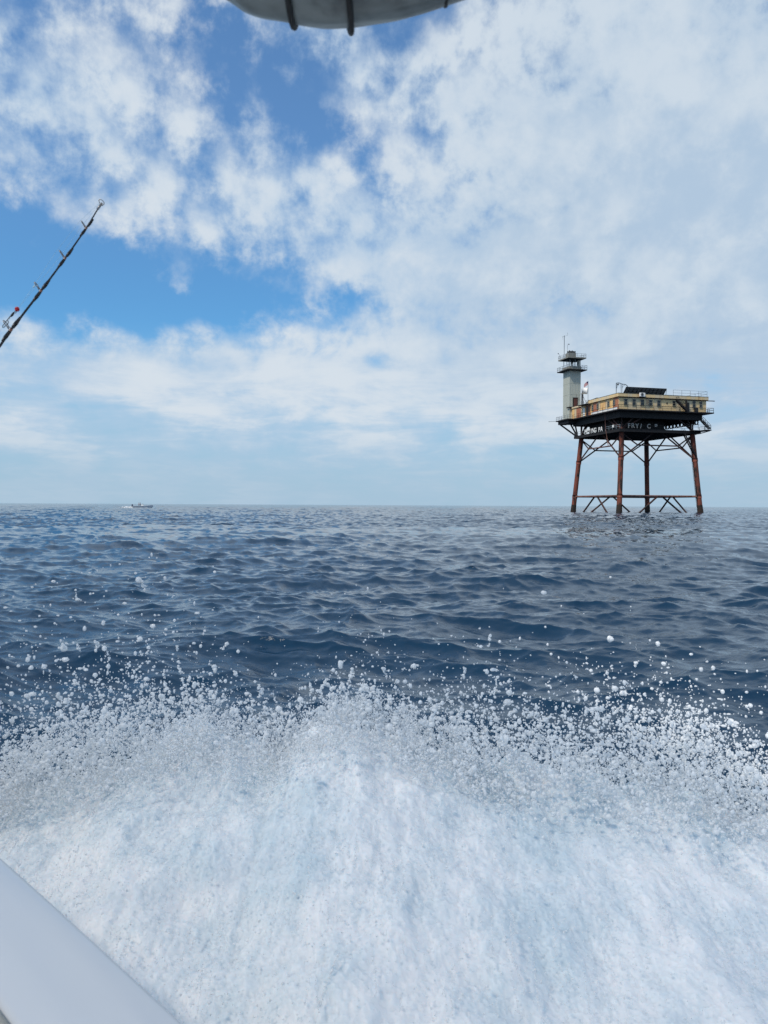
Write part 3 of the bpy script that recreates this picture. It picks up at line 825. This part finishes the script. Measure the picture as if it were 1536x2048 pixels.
rp = MB(); rp.box((TA - O2, TB - O2, 41.62), (TA + TW + O2, TB + TD + O2, 41.92)); ro = rp.build('lantern_roof', M['concrete'], lt, tb)
MB().box((TA - O2 + 0.1, TB - O2 + 0.1, 41.605), (TA + TW + O2 - 0.1, TB + TD + O2 - 0.1, 41.617)).build('soffit', M['dark'], ro, tb)
MB().rail([(TA - O2 + .05, TB + TD + O2 - .05), (TA - O2 + .05, TB - O2 + .05), (TA + TW + O2 - .05, TB - O2 + .05), (TA + TW + O2 - .05, TB + TD + O2 - .05), (TA - O2 + .05, TB + TD + O2 - .05)], 41.92, 1.0, 1.4, 0.03).build('roof_rail', M['rail'], ro, tb)
MB().box((-13.2, TB - 0.2, 41.922), (-11.1, TB + 1.9, 43.15)).build('beacon_base', M['concrete'], lt, tb)
mb = MB()
for i in range(5):
    xx = -13.0 + i * 0.42
    for yy in (TB, TB + 0.9): mb.tube([(xx, yy, 43.15), (xx, yy, 43.45 + random.uniform(0, .3))], 0.16, 8); mb.ball((xx, yy, 43.52 + random.uniform(0, .15)), 0.2, 8, 5)
mb.box((-13.15, TB - 0.1, 43.152), (-11.2, TB + 1.3, 43.32))
mb.build('beacon_cluster', M['black'], lt, tb)

for bx_, by_, top, lab, kind in ((-13.55, 13.2, 48.2, 'tall dark antenna mast with forked tips on the tower top', 0), (-12.35, 13.6, 46.1, 'shorter thin mast tipped with a small dark ball on the tower top', 1),
                                 (-13.65, 15.6, 43.8, 'small leaning sensor arm at the left rim of the tower top', 2)):
    base = (bx_, by_, 41.92); an = thing('mast', base, lab, 'antenna', 'antenna masts on the tower roof')
    if kind == 0:
        MB().tube([base, (bx_, by_, top)], [0.10, 0.07], 8).build('pole', M['rail'], an, base)
        mb = MB(); mb.tube([(bx_ - 0.1, by_ + 0.9, top - 0.2), (bx_, by_, top - 0.25), (bx_ + 0.7, by_ - 0.4, top), (bx_ + 0.75, by_ - 0.45, top + 0.7)], 0.03, 5); mb.tube([(bx_ - 0.05, by_ + 0.7, top - 1.0), (bx_ - 0.05, by_ + 0.8, top)], 0.03, 5)
        mb.build('crossarm', M['rail'], an, base)
    elif kind == 1:
        MB().tube([base, (bx_, by_, top - 0.5), (bx_ + 0.1, by_, top - 0.15), (bx_ + 0.35, by_, top)], 0.04, 6).build('pole', M['rail'], an, base)
        MB().ball((bx_ + 0.4, by_, top - 0.12), 0.16, 8, 6).build('ball', M['black'], an, base)
    else:
        MB().tube([base, (bx_, by_, top - 0.6), (bx_ - 0.2, by_ + 0.5, top)], 0.05, 6).build('pole', M['rail'], an, base)
        mb = MB(); mb.ball((bx_ - 0.2, by_ + 0.5, top), 0.14, 8, 5); mb.build('head', M['black'], an, base)


# ------------------------------------------------------------------ the distant fishing boat
fbp = Vector((-92.3, 295.0, 0.02))
fb = empty('fishing_boat', fbp, R(6)); tag(fb, 'small open white fishing boat with a dark outboard far off near the horizon', 'boat')
mb = MB(); st = []
for i, (x, hw, zt, zb) in enumerate([(-3.7, 1.15, 0.75, -0.2), (-2, 1.2, 0.75, -0.25), (0, 1.2, 0.8, -0.25), (1.8, 1.0, 0.92, -0.2), (3.0, 0.55, 1.02, 0.0), (3.8, 0.04, 1.1, 0.45)]):
    st.append([(x, -hw, zt), (x, -hw * 0.85, zb + 0.25), (x, 0, zb), (x, hw * 0.85, zb + 0.25), (x, hw, zt)])
vs = [p for r_ in st for p in r_]; fs = [(i * 5 + j, i * 5 + j + 1, (i + 1) * 5 + j + 1, (i + 1) * 5 + j) for i in range(5) for j in range(4)]
fs.append((0, 1, 2, 3, 4)); mb.add(vs, fs)
for i in range(5):
    for s_ in (0, 4): mb.bar(st[i][s_], st[i + 1][s_], 0.14, 0.1)
mb.prism([(-3.6, -1.05), (1.8, -0.9), (1.8, 0.9), (-3.6, 1.05)], 0.22, 0.27); mb.box((-3.7, -1.1, 0.3), (-3.55, 1.1, 0.75))
mb.build('hull', M['gelcoat'], fb)
mb = MB(); mb.box((-4.15, -0.3, 0.55), (-3.72, 0.3, 1.25)); mb.box((-4.0, -0.1, -0.4), (-3.8, 0.1, 0.55)); mb.ball((-3.95, 0, 1.22), 0.32, 10, 6, (1, 0.9, 0.6)); mb.build('outboard_motor', M['shirt_dark'], fb)
mb = MB(); mb.add([(-0.7, -0.4, 0.27), (0.6, -0.4, 0.27), (0.6, 0.4, 0.27), (-0.7, 0.4, 0.27), (-0.6, -0.38, 1.3), (0.1, -0.38, 1.3), (0.1, 0.38, 1.3), (-0.6, 0.38, 1.3)],
                  [(0, 3, 2, 1), (4, 5, 6, 7), (0, 1, 5, 4), (1, 2, 6, 5), (2, 3, 7, 6), (3, 0, 4, 7)])
co = mb.build('console', M['white'], fb)
MB().add([(0.12, -0.36, 1.3), (0.12, 0.36, 1.3), (-0.2, 0.33, 1.72), (-0.2, -0.33, 1.72), (0.08, -0.36, 1.3), (0.08, 0.36, 1.3), (-0.24, 0.33, 1.72), (-0.24, -0.33, 1.72)],
         [(0, 1, 2, 3), (7, 6, 5, 4), (0, 4, 5, 1), (2, 6, 7, 3), (1, 5, 6, 2), (3, 7, 4, 0)]).build('windscreen', M['glass'], co)
MB().box((1.4, -0.5, 0.3), (2.1, 0.5, 0.98)).build('bow_locker', M['white'], fb)


def person(loc, rz, shirt, label):
    """standing figure: one skinned body with shirt-coloured faces"""
    J = [(0, 0, 0.95, .15), (0, 0, 1.15, .14), (0, 0, 1.40, .16), (0, 0, 1.50, .065), (0, .01, 1.60, .095), (0, .01, 1.70, .09),
         (.19, 0, 1.40, .06), (.25, .04, 1.13, .045), (.20, .22, 1.0, .035), (.20, .29, .99, .04), (-.19, 0, 1.40, .06), (-.25, .04, 1.13, .045), (-.19, .22, 1.02, .035), (-.19, .29, 1.01, .04),
         (.10, 0, .88, .09), (.11, .02, .48, .065), (.11, 0, .08, .05), (.11, .15, .04, .04), (-.10, 0, .88, .09), (-.11, .02, .48, .065), (-.11, 0, .08, .05), (-.11, .15, .04, .04)]
    Eg = [(0, 1), (1, 2), (2, 3), (3, 4), (4, 5), (2, 6), (6, 7), (7, 8), (8, 9), (2, 10), (10, 11), (11, 12), (12, 13), (0, 14), (14, 15), (15, 16), (16, 17), (0, 18), (18, 19), (19, 20), (20, 21)]
    me = bpy.data.meshes.new('person'); me.from_pydata([j[:3] for j in J], Eg, [])
    o = bpy.data.objects.new('tmp', me); C.objects.link(o)
    sk = o.modifiers.new('s', 'SKIN'); su = o.modifiers.new('u', 'SUBSURF'); su.levels = 1
    for i, j in enumerate(J):
        d = me.skin_vertices[0].data[i]; d.radius = (j[3], j[3]); d.use_root = (i == 0)
    dg = bpy.context.evaluated_depsgraph_get(); nm = bpy.data.meshes.new_from_object(o.evaluated_get(dg)); bpy.data.objects.remove(o)
    nm.materials.clear()
    for m_ in (M['skin'], shirt, M['shirt_dark']): nm.materials.append(m_)
    for p in nm.polygons:
        c = p.center
        p.material_index = 2 if c.z < 0.95 and c.z > 0.45 and c.y < 0.2 and abs(c.x) < 0.2 else (1 if 0.95 <= c.z < 1.46 and c.y < 0.13 else 0)
        p.use_smooth = True
    b_ = bpy.data.objects.new('person', nm); C.objects.link(b_); b_.location = loc; b_.rotation_euler = (0, 0, rz)
    tag(b_, label, 'person', 'people standing in the far boat')
    hm = MB(); hm.ball((0, 0, 1.73), 0.115, 10, 6, (1, 1.05, 0.7)); hm.build('cap', M['shirt_dark'], b_)


fm = Matrix.Translation(fbp) @ Matrix.Rotation(R(6), 4, 'Z')
person(fm @ Vector((-1.55, 0.2, 0.27)), R(-80), M['shirt_red'], 'person in a dull red shirt standing nearer the outboard of the far boat')
person(fm @ Vector((-0.95, -0.25, 0.27)), R(-95), M['shirt_dark'], 'person in a dark shirt standing just behind the console of the far boat')

# ------------------------------------------------------------------ our own boat: gunwale, hull, added sunshade
TV, NV = Vector((-0.7071, 0.7071, 0)), Vector((0.7071, 0.7071, 0))


def P2(s_, d, z): v = TV * s_ + NV * d; return (v.x, v.y, z)


mbt = empty('motorboat', P2(0, -0.7, 0.0), 0); tag(mbt, 'white motorboat gunwale in the near lower left corner beside the churning spray', 'boat')
BO = P2(0, -0.7, 0.0)
GW, GZ = 0.552, 0.95
ss = [-2.6 + 0.2 * i for i in range(41)]


def side(s_): return GW - 0.016 * max(0.0, s_ - 1.2) ** 2.2 - 0.01 * max(0, -s_ - 1) ** 2


def sweep(profile, m, name, parent, smooth_=True):
    mb = MB(); n = len(profile); vs = []
    for s_ in ss:
        k = side(s_) - GW
        vs += [P2(s_, d + k * (1 if d > 0 else 0), z) for d, z in profile]
    mb.add(vs, [(i * n + j, i * n + j + 1, (i + 1) * n + j + 1, (i + 1) * n + j) for i in range(len(ss) - 1) for j in range(n - 1)], smooth_)
    return mb.build(name, m, parent, BO)


sweep([(0.376, 0.93), (0.380, 0.944), (0.394, 0.952), (0.45, 0.9545), (0.50, 0.9545), (0.539, 0.953), (0.547, 0.950), (0.551, 0.945), (0.552, 0.935), (0.549, 0.87)], M['gelcoat'], 'gunwale_cap', mbt)
sweep([(0.549, 0.905), (0.53, 0.55), (0.46, 0.25), (0.36, 0.0), (-0.3, -0.35), (-1.3, -0.55), (-2.3, -0.35), (-2.88, 0.0), (-2.96, 0.25), (-3.03, 0.55), (-3.06, 0.93), (-2.90, 0.95), (-2.89, 0.3), (0.34, 0.3), (0.385, 0.90)], M['gelcoat'], 'hull', mbt, False)
tb_ = MB(); tb_.tube([P2(s_, side(s_) - 0.183, 0.945) for s_ in ss], 0.012, 10); tb_.build('trim_bead', M['rubber'], mbt, BO)
tb_ = MB(); tb_.tube([P2(s_, side(s_) - 0.206, 0.938) for s_ in ss], 0.009, 10); tb_.build('rail', M['rail'], mbt, BO)
tb_ = MB(); tb_.tube([P2(s_, side(s_) + 0.004, 0.86) for s_ in ss], 0.022, 10); tb_.build('rub_rail', M['rubber'], mbt, BO)
mb = MB(); mb.prism([P2(a, b, 0)[:2] for a, b in [(-1.5, -3.2), (5.6, -3.2), (5.6, -1.8), (3.1, 0.75), (2.6, 0.95), (-1.5, 0.95)]][::-1], 3.62, 3.63); mb.build('added_sunshade', M['added_shade'], mbt, BO)  # unseen sheet added above the boat to weaken sun on the near spray
for a, b in ((-1.4, 0.3), (-1.4, -2.7), (1.2, -2.75), (-0.4, 0.28), (4.6, -2.6)):
    mb = MB(); mb.tube([P2(a, b, 0.3), P2(a, b, 3.62)], 0.028, 10); mb.build('added_shade_post', M['rail'], mbt, BO)  # posts added out of view to carry the sunshade
mb = MB(); mb.tube([P2(-0.4, 0.28, 3.61), P2(-0.1, 0.5, 2.62), P2(0.35, 0.62, 2.56), P2(0.75, 0.62, 2.55), P2(1.0, 0.5, 2.62), P2(1.1, 0.3, 3.61)], 0.016, 10); mb.build('canopy_frame', M['rail'], mbt, BO)

# grey roll of clear vinyl hung below the canopy frame
prof = [(395, -85, 55), (425, -45, 80), (465, -9, 102), (500, 10, 112), (540, 27, 118), (600, 41, 120), (650, 46, 120), (690, 46, 120), (760, 32, 120), (830, 10, 118), (905, -14, 116), (1000, -45, 114), (1100, -78, 110), (1180, -102, 90), (1205, -117, 45)]
RY = 0.95; kk = RY / 1541


def roll_pt(px, py): return ((px - 768) * kk, RY, EYE + (1011 - py) * kk)


pts = []; rad = []
for i in range(len(prof) - 1):
    for q in range(6):
        t = q / 6; a, b = prof[i], prof[i + 1]
        px, py, rr_ = (a[j] + (b[j] - a[j]) * t for j in range(3))
        pts.append(roll_pt(px, py - rr_)); rad.append(rr_ * kk)
for _ in range(3):
    q = [pts[0]] + [tuple((pts[i - 1][j] + 2 * pts[i][j] + pts[i + 1][j]) / 4 for j in range(3)) for i in range(1, len(pts) - 1)] + [pts[-1]]; pts = q
rc = roll_pt(660, 54); rl = empty('rolled_curtain', rc)
tag(rl, 'grey rolled vinyl curtain tied with black cords hanging at the top of the view', 'boat curtain')
mb = MB(); mb.tube(pts, rad, 56)
for i, p in enumerate(mb.v):            # soft folds along the roll
    k_, a = divmod(i, 56); t = 2 * math.pi * a / 56
    if k_ < len(pts):
        c = Vector(pts[k_]); d = Vector(p) - c
        f_ = 1 + 0.018 * math.sin(3 * t + k_ * 0.11) + 0.012 * math.sin(7 * t - k_ * 0.17) + 0.006 * math.sin(17 * t + k_ * 0.3) + 0.012 * math.sin(k_ * 0.4)
        mb.v[i] = tuple(c + d * f_)
mb.build('curtain_cloth', M['canvas'], rl, rc)
for px, py, rr_, lean in ((577, 38, 118, 0.0), (678, 48, 121, -0.012), (903, -10, 117, 0.01)):
    c = Vector(roll_pt(px, py - rr_)); mb = MB()
    lp = [c + Vector((lean * math.sin(t * math.pi / 16), math.cos(t * math.pi / 16) * (rr_ + 3.5) * kk, math.sin(t * math.pi / 16) * (rr_ + 3.5) * kk)) for t in range(33)]
    mb.tube(lp, 0.0039, 8); mb.tube([c + Vector((0, 0, rr_ * kk)), (c.x, c.y, 2.519)], 0.003, 6)
    mb.build('cord', M['cord'], rl, rc)

# ------------------------------------------------------------------ fishing rod, line and tackle
RD = 2.0; kr = RD / 1541


def rp_(px, py, dy=0.0): return Vector(((px - 768) * kr, RD + dy, EYE + (1010 - py) * kr))


butt = rp_(-672, 1560)
rod = empty('fishing_rod', butt); tag(rod, 'black fishing rod with wrapped guides leaning up into the sky at left', 'fishing rod')
path = [(-672, 1560), (-500, 1334), (-300, 1076), (-157, 898), (0, 696), (22, 664), (82, 586), (130, 521), (172, 461), (194, 424), (203, 411)]
rr_ = [0.011, 0.008, 0.0054, 0.0042, 0.0032, 0.0030, 0.0026, 0.0022, 0.0018, 0.0016, 0.0014]
MB().tube([rp_(*p) for p in path], rr_, 10).build('blank', M['rod'], rod, butt)
MB().tube([rp_(-672, 1560), rp_(-560, 1412)], 0.017, 12).build('butt_grip', M['cord'], rod, butt)
ax = (rp_(130, 521) - rp_(22, 664)).normalized(); nrm = Vector((-ax.z, 0, ax.x))     # up-left of the blank
for (gx, gy, sc) in ((-157, 898, 1.5), (22, 664, 1.12), (82, 586, 1.0), (130, 521, 0.9), (172, 461, 0.8)):
    c = rp_(gx, gy); s0 = 0.0047 * sc
    wr = MB(); wr.tube([c - ax * 0.034 * sc, c - ax * 0.020 * sc, c - ax * 0.004 * sc], [s0 * 0.62, s0, s0 * 0.8], 10)
    wr.tube([c + ax * 0.006 * sc, c + ax * 0.018 * sc, c + ax * 0.036 * sc], [s0 * 0.8, s0, s0 * 0.6], 10)
    wr.build('thread_wrap', M['thread'], rod, butt)
    g = MB(); rcn = c + nrm * 0.019 * sc - ax * 0.001; a2 = (nrm * 0.9 + ax * 0.35).normalized(); b2 = Vector((0, 1, 0))
    ctr = c + nrm * 0.018 * sc + ax * 0.004
    g.tube([ctr + (a2 * math.cos(t * math.pi / 10) + b2 * math.sin(t * math.pi / 10)) * 0.0085 * sc for t in range(21)], 0.0013, 6)
    for q in (-1, 1): g.tube([c + ax * 0.004 * sc * q + b2 * 0.002 * q, ctr - a2 * 0.0075 * sc + b2 * 0.003 * q], 0.0016, 6)
    go_ = g.build('guide', M['ring'], rod, butt)
    MB().tube([c - ax * 0.004 * sc, c + ax * 0.002 * sc], s0 * 0.72, 10).build('copper_band', M['copper'], go_, butt)
tp = rp_(203, 411); mb = MB()
mb.tube([rp_(194, 424), tp], [0.0032, 0.0028], 8)
mb.tube([rp_(*q) for q in ((203, 417), (207, 413), (207, 410), (203, 405.5), (198, 403.5), (196.5, 406), (198, 411), (200.5, 416))], 0.0011, 6)
mb.build('tip_guide', M['ring'], rod, butt)
lb = rp_(199, 411); ln = empty('fishing_line', lb); tag(ln, 'thin clear line running down beside the black rod from its tip', 'fishing line')
MB().tube([rp_(198, 413), rp_(166, 453), rp_(122, 515), rp_(72, 578), rp_(9, 655), rp_(-175, 885)], 0.00026, 5).build('main_line', M['line'], ln, lb)
MB().tube([rp_(197, 412), rp_(160, 446), rp_(110, 510), rp_(66, 578), rp_(38, 618)], 0.00026, 5).build('leader', M['line'], ln, lb)
tk = rp_(34, 623); ta = empty('tackle_rig', tk); tag(ta, 'red bead with a dark swivel and open wire snap hanging beside the rod', 'fishing tackle')
MB().ball(tk, 0.0062, 16, 10).build('bead', M['redbead'], ta, tk)
mb = MB(); mb.tube([rp_(*q) for q in ((33, 627), (29, 627), (28, 631), (31, 631), (33, 627))], 0.0009, 6)
mb.tube([rp_(28, 629), rp_(26, 632), rp_(23, 636), rp_(21, 638)], [0.0014, 0.0030, 0.0030, 0.0014], 8); mb.tube([rp_(*q) for q in ((21, 637), (18, 640), (17, 643))], 0.0012, 6)
mb.build('swivel', M['black'], ta, tk)
MB().tube([rp_(*q) for q in ((16.5, 642), (14, 645), (4.5, 657), (5, 660), (7.5, 659.5), (15.5, 652), (17, 649), (15, 645))], 0.0009, 6).build('snap', M['black'], ta, tk)
MB().tube([rp_(*q) for q in ((66, 580), (69, 576), (72, 575.5))], 0.0016, 6).build('knot', M['line'], ta, tk)


# ------------------------------------------------------------------ the wake: churned foam and flying spray
def field(nx, ny, sx_, sy_, p, seed):
    """smooth random field, anisotropic; sx_, sy_ are the largest features in cells"""
    g = np.random.default_rng(seed)
    kx, ky = np.meshgrid(np.fft.fftfreq(nx) * sx_, np.fft.fftfreq(ny) * sy_, indexing='ij')
    k = np.sqrt(kx ** 2 + ky ** 2 + 1.0)
    f = np.fft.ifft2(np.fft.fft2(g.normal(size=(nx, ny))) * k ** (-p)).real
    return f / f.std()


CX = np.array([-4.5, -3.0, -2.2, -1.69, -1.25, -0.81, -0.46, -0.28, -0.10, 0.07, 0.29, 0.51, 0.73, 1.17, 1.39, 1.69, 2.3, 3.2, 4.5])
CZ = np.array([0.10, 0.30, 0.40, 0.447, 0.57, 0.70, 0.65, 0.77, 0.83, 0.75, 0.655, 0.545, 0.525, 0.47, 0.42, 0.38, 0.35, 0.25, 0.05])
RYM = 3.4


def crest(x): return np.interp(x, CX, CZ)


GX0, GX1, GY0, GY1, GD = -4.2, 4.2, 0.75, 4.4, 0.0062
nx_, ny_ = int((GX1 - GX0) / GD), int((GY1 - GY0) / GD)
gx = np.linspace(GX0, GX1, nx_); gy = np.linspace(GY0, GY1, ny_)
XX, YY = np.meshgrid(gx, gy, indexing='ij')
f_ridge = field(nx_, 4, 120, 1, 1.6, 21)[:, :1]
f_streak = field(nx_, ny_, 26, 190, 1.5, 22); f_lump = field(nx_, ny_, 80, 110, 2.4, 23); f_fine = field(nx_, ny_, 7, 10, 1.1, 24)
yr = RYM + 0.06 * f_ridge
t = np.clip((YY - 1.15) / (yr - 1.15), 0, 1.0)
HH = crest(XX) - np.interp(XX, [-2.0, 0.25, 0.6], [0.125, 0.125, 0.075]) + 0.012 * f_ridge
near = np.where(YY < yr, t ** 1.25, np.exp(-((YY - yr) / 0.30) ** 2))
Z = HH * near * (1 + 0.03 * f_lump) + (0.0006 + 0.0008 * near) * f_streak + 0.008 * f_lump + 0.0022 * f_fine + 0.02
edge = np.minimum(np.minimum(XX - GX0, GX1 - XX) / 0.7, (GY1 - YY) / 0.35)
Z = np.where(edge < 1, Z * np.clip(edge, 0, 1) - 0.22 * (1 - np.clip(edge, 0, 1)), Z)
V = np.stack([XX, YY, Z], -1).reshape(-1, 3)
F = grid_faces(nx_, ny_)[:, ::-1]
ctr = V[F[:, 0]]
F = F[(ctr[:, 0] + ctr[:, 1]) > 0.86]
used = np.unique(F); remap = np.zeros(len(V), np.int64); remap[used] = np.arange(len(used)); V = V[used]; F = remap[F]
m, b = mat('churned_foam', (0.80, 0.84, 0.87), 0.55)
NX.tree = m.node_tree
g_ = m.node_tree.nodes.new('ShaderNodeNewGeometry')
mp = m.node_tree.nodes.new('ShaderNodeMapping'); mp.inputs['Scale'].default_value = (1, 0.35, 0.6); m.node_tree.links.new(g_.outputs['Position'], mp.inputs[0])
pv = NX(mp.outputs[0]); raw = NX(g_.outputs['Position'])
mp.inputs['Scale'].default_value = (1, 0.36, 0.5)
na = noise(pv, 2.6, 5, 0.55, 0.4); nb = noise(pv, 13.0, 6, 0.62, 0.5); nc = noise(raw, 55.0, 5, 0.65); nd = noise(raw, 5.0, 4, 0.6, 0.3)
wet = smooth(na * 0.50 + nb * 0.16 + nd * 0.34, 0.40, 0.64)
spk = smooth(nc * 0.8 + nb * 0.2, 0.57, 0.66)
colr = mixc(wet, (0.85, 0.865, 0.875), (0.60, 0.695, 0.745))
colr = mixc(spk * 0.32, colr, (0.30, 0.40, 0.47))
m.node_tree.links.new(colr.s, b.inputs['Base Color'])
b.inputs['Subsurface Weight'].default_value = 1.0; b.inputs['Subsurface Radius'].default_value = (0.8, 0.95, 1.0); b.inputs['Subsurface Scale'].default_value = 0.03
bp = m.node_tree.nodes.new('ShaderNodeBump'); bp.inputs['Strength'].default_value = 0.30; bp.inputs['Distance'].default_value = 0.006
m.node_tree.links.new((nb * 0.5 + nc * 0.5).s, bp.inputs['Height']); m.node_tree.links.new(bp.outputs[0], b.inputs['Normal'])
wk = np_mesh('wake_foam', V, F, m); tag(wk, 'thick white churned foam thrown up along the boat side', 'foam', kind='stuff')

bmI = bmesh.new(); bmesh.ops.create_icosphere(bmI, subdivisions=1, radius=1.0); bmI.verts.ensure_lookup_table()
I1v = np.array([v.co for v in bmI.verts]); I1f = np.array([[v.index for v in f.verts] for f in bmI.faces]); bmI.free()
bmI = bmesh.new(); bmesh.ops.create_icosphere(bmI, subdivisions=2, radius=1.0); bmI.verts.ensure_lookup_table()
I2v = np.array([v.co for v in bmI.verts]); I2f = np.array([[v.index for v in f.verts] for f in bmI.faces]); bmI.free()


def drops(pos, rad):
    """many small slightly misshapen balls as one mesh"""
    out_v, out_f, off = [], [], 0
    for tv, tf, sel in ((I1v, I1f, rad < 0.0062), (I2v, I2f, rad >= 0.0062)):
        p, r = pos[sel], rad[sel]; n = len(p)
        if not n: continue
        sc = r[:, None, None] * np.clip(1 + rng.normal(0, 0.28, (n, 1, 3)), 0.5, 1.9)
        A = rng.normal(size=(n, 3, 3)); Q, _ = np.linalg.qr(A)
        v = (np.einsum('vk,nkj->nvj', tv, Q) * sc) * (1 + rng.normal(0, 0.10, (n, len(tv), 1))) + p[:, None, :]
        f = tf[None] + (np.arange(n) * len(tv))[:, None, None] + off
        out_v.append(v.reshape(-1, 3)); out_f.append(f.reshape(-1, 3)); off += n * len(tv)
    return np.concatenate(out_v), np.concatenate(out_f)


PXs, RRs = [], []


def emit(x, y, z, r):
    ok = (x + y > 1.0) & (z > 0.02)
    PXs.append(np.stack([x, y, z], -1)[ok]); RRs.append(r[ok])


def lognorm(n, med, sg_, lo, hi): return np.clip(np.exp(rng.normal(math.log(med), sg_, n)), lo, hi)


cl = 0.8 * field(700, 200, 40, 30, 1.3, 31) + 0.75 * field(700, 200, 7, 7, 1.2, 32)       # clumping over (x, height)


def clump(x, z):
    i = ((x + 4.5) / 9.0 * 699).astype(int) % 700; j = (np.clip(z, 0, 2) / 2.0 * 199).astype(int)
    return cl[i, j]


# dense fringe above the crest: fine mist of drops, thinning upward in clumps
n = 190000
x = rng.uniform(-3.4, 3.4, n); y = RYM + rng.normal(0, 0.20, n)
reach = np.interp(x, [-3.6, -1.9, -1.4, -1.0, -0.6, -0.4, -0.1, 0.15, 0.4, 0.7, 1.0, 1.5, 2.0, 3.6], [.10, .13, .16, .13, .08, .05, .045, .06, .15, .20, .22, .22, .18, .10])
up = rng.gamma(1.25, 0.8, n) * reach
z = crest(x) - 0.13 + up
keep = clump(x, z) + rng.normal(0, 0.45, n) > up / reach * 0.85 - np.interp(x, [0.2, 0.6], [1.35, 0.95])
x, y, z, up = x[keep], y[keep], z[keep], up[keep]
emit(x, y, z, lognorm(len(x), 0.0026, 0.45, 0.0012, 0.009) * np.interp(x, [-2, -1, 0.1, 0.6], [1.15, 1.0, 0.9, 1.25]))
# threads and clots of water breaking off the crest
for _ in range(1500):
    x0 = rng.uniform(-3.0, 3.0); rc_ = float(np.interp(x0, [-3, -1.6, -1.0, -0.5, 0, 0.5, 1.2, 3], [.10, .16, .15, .07, .05, .13, .16, .08]))
    h0 = rng.exponential(rc_) * 0.9; k = rng.integers(3, 14); sp = rng.uniform(0.003, 0.007)
    d = rng.normal(size=3) * np.array([1, 0.5, 1.2]); d /= np.linalg.norm(d)
    q = np.array([x0, RYM + rng.normal(0, 0.2), crest(x0) - 0.08 + h0]) + np.cumsum(d * sp + rng.normal(0, sp * 0.8, (k, 3)), 0)
    emit(q[:, 0], q[:, 1], q[:, 2], lognorm(k, 0.0046, 0.4, 0.002, 0.012))
# high scattered drops: a plume at left, thinner ones at right
for cx_, wx_, n, hgt, med in ((-1.45, 0.33, 1100, 0.26, 0.0032), (-1.15, 0.20, 420, 0.23, 0.0042), (-1.75, 0.30, 600, 0.22, 0.0028), (-0.5, 0.45, 450, 0.10, 0.0026), (0.55, 0.35, 520, 0.16, 0.0029), (1.05, 0.4, 620, 0.14, 0.0038),
                              (1.45, 0.12, 60, 0.20, 0.0052), (0.1, 0.3, 260, 0.10, 0.0028), (-2.3, 0.4, 200, 0.2, 0.004), (2.2, 0.4, 200, 0.15, 0.004)):
    x = rng.normal(cx_, wx_, n); up = np.minimum(rng.gamma(1.7, hgt / 1.7, n), 0.80)
    emit(x, RYM + rng.normal(0, 0.3, n), crest(x) + up, lognorm(n, med, 0.45, 0.0014, 0.0085))
# loose drops skimming over the near slope
n = 60000
x = rng.uniform(-2.6, 2.6, n); y = rng.uniform(1.6, 3.4, n)
ti = np.clip((y - 1.15) / (RYM - 1.15), 0, 1)
z = (crest(x) - 0.10) * ti ** 1.25 + rng.exponential(0.03, n) + 0.01
emit(x, y, z, lognorm(n, 0.0014, 0.45, 0.0007, 0.0045))
# thin jets thrown outward along the slope
for _ in range(420):
    x0 = rng.uniform(-2.2, 2.2); y0 = rng.uniform(1.7, 3.3); k = rng.integers(8, 34)
    yy = y0 + np.arange(k) * 0.0042 + rng.normal(0, 0.0012, k); xx = x0 + rng.normal(0, 0.12) * (yy - y0) + rng.normal(0, 0.0016, k)
    tt = np.clip((yy - 1.15) / (RYM - 1.15), 0, 1)
    emit(xx, yy, (crest(xx) - 0.07) * tt ** 1.25 + 0.035 + rng.uniform(0, 0.04) + (yy - y0) * rng.uniform(0.1, 0.7), lognorm(k, 0.0018, 0.35, 0.0008, 0.0045))
m, b = mat('white_spray_drop', (0.96, 0.97, 0.975), 0.2)
t = m.node_tree; tr = t.nodes.new('ShaderNodeBsdfTranslucent'); tr.inputs[0].default_value = (0.97, 0.98, 0.985, 1)
mx = t.nodes.new('ShaderNodeMixShader'); mx.inputs[0].default_value = 0.5
t.links.new(b.outputs[0], mx.inputs[1]); t.links.new(tr.outputs[0], mx.inputs[2]); t.links.new(mx.outputs[0], t.nodes['Material Output'].inputs[0])
V, F = drops(np.concatenate(PXs), np.concatenate(RRs))
sp = np_mesh('sea_spray', V, F, m); tag(sp, 'countless white droplets of spray flung above the wake', 'spray', kind='stuff')

# small white wake of the far boat
n = 1500
bw = np.stack([rng.normal(-5.2, 0.9, n), rng.normal(0, 0.5, n), np.abs(rng.normal(0.05, 0.12, n))], -1)
wp = np.array([list(fm @ Vector(p)) for p in bw]); V, F = drops(wp, rng.uniform(0.06, 0.22, n))
bwk = np_mesh('boat_wake', V, F, m); tag(bwk, 'streak of white wake trailing behind the far fishing boat', 'wake', kind='stuff')
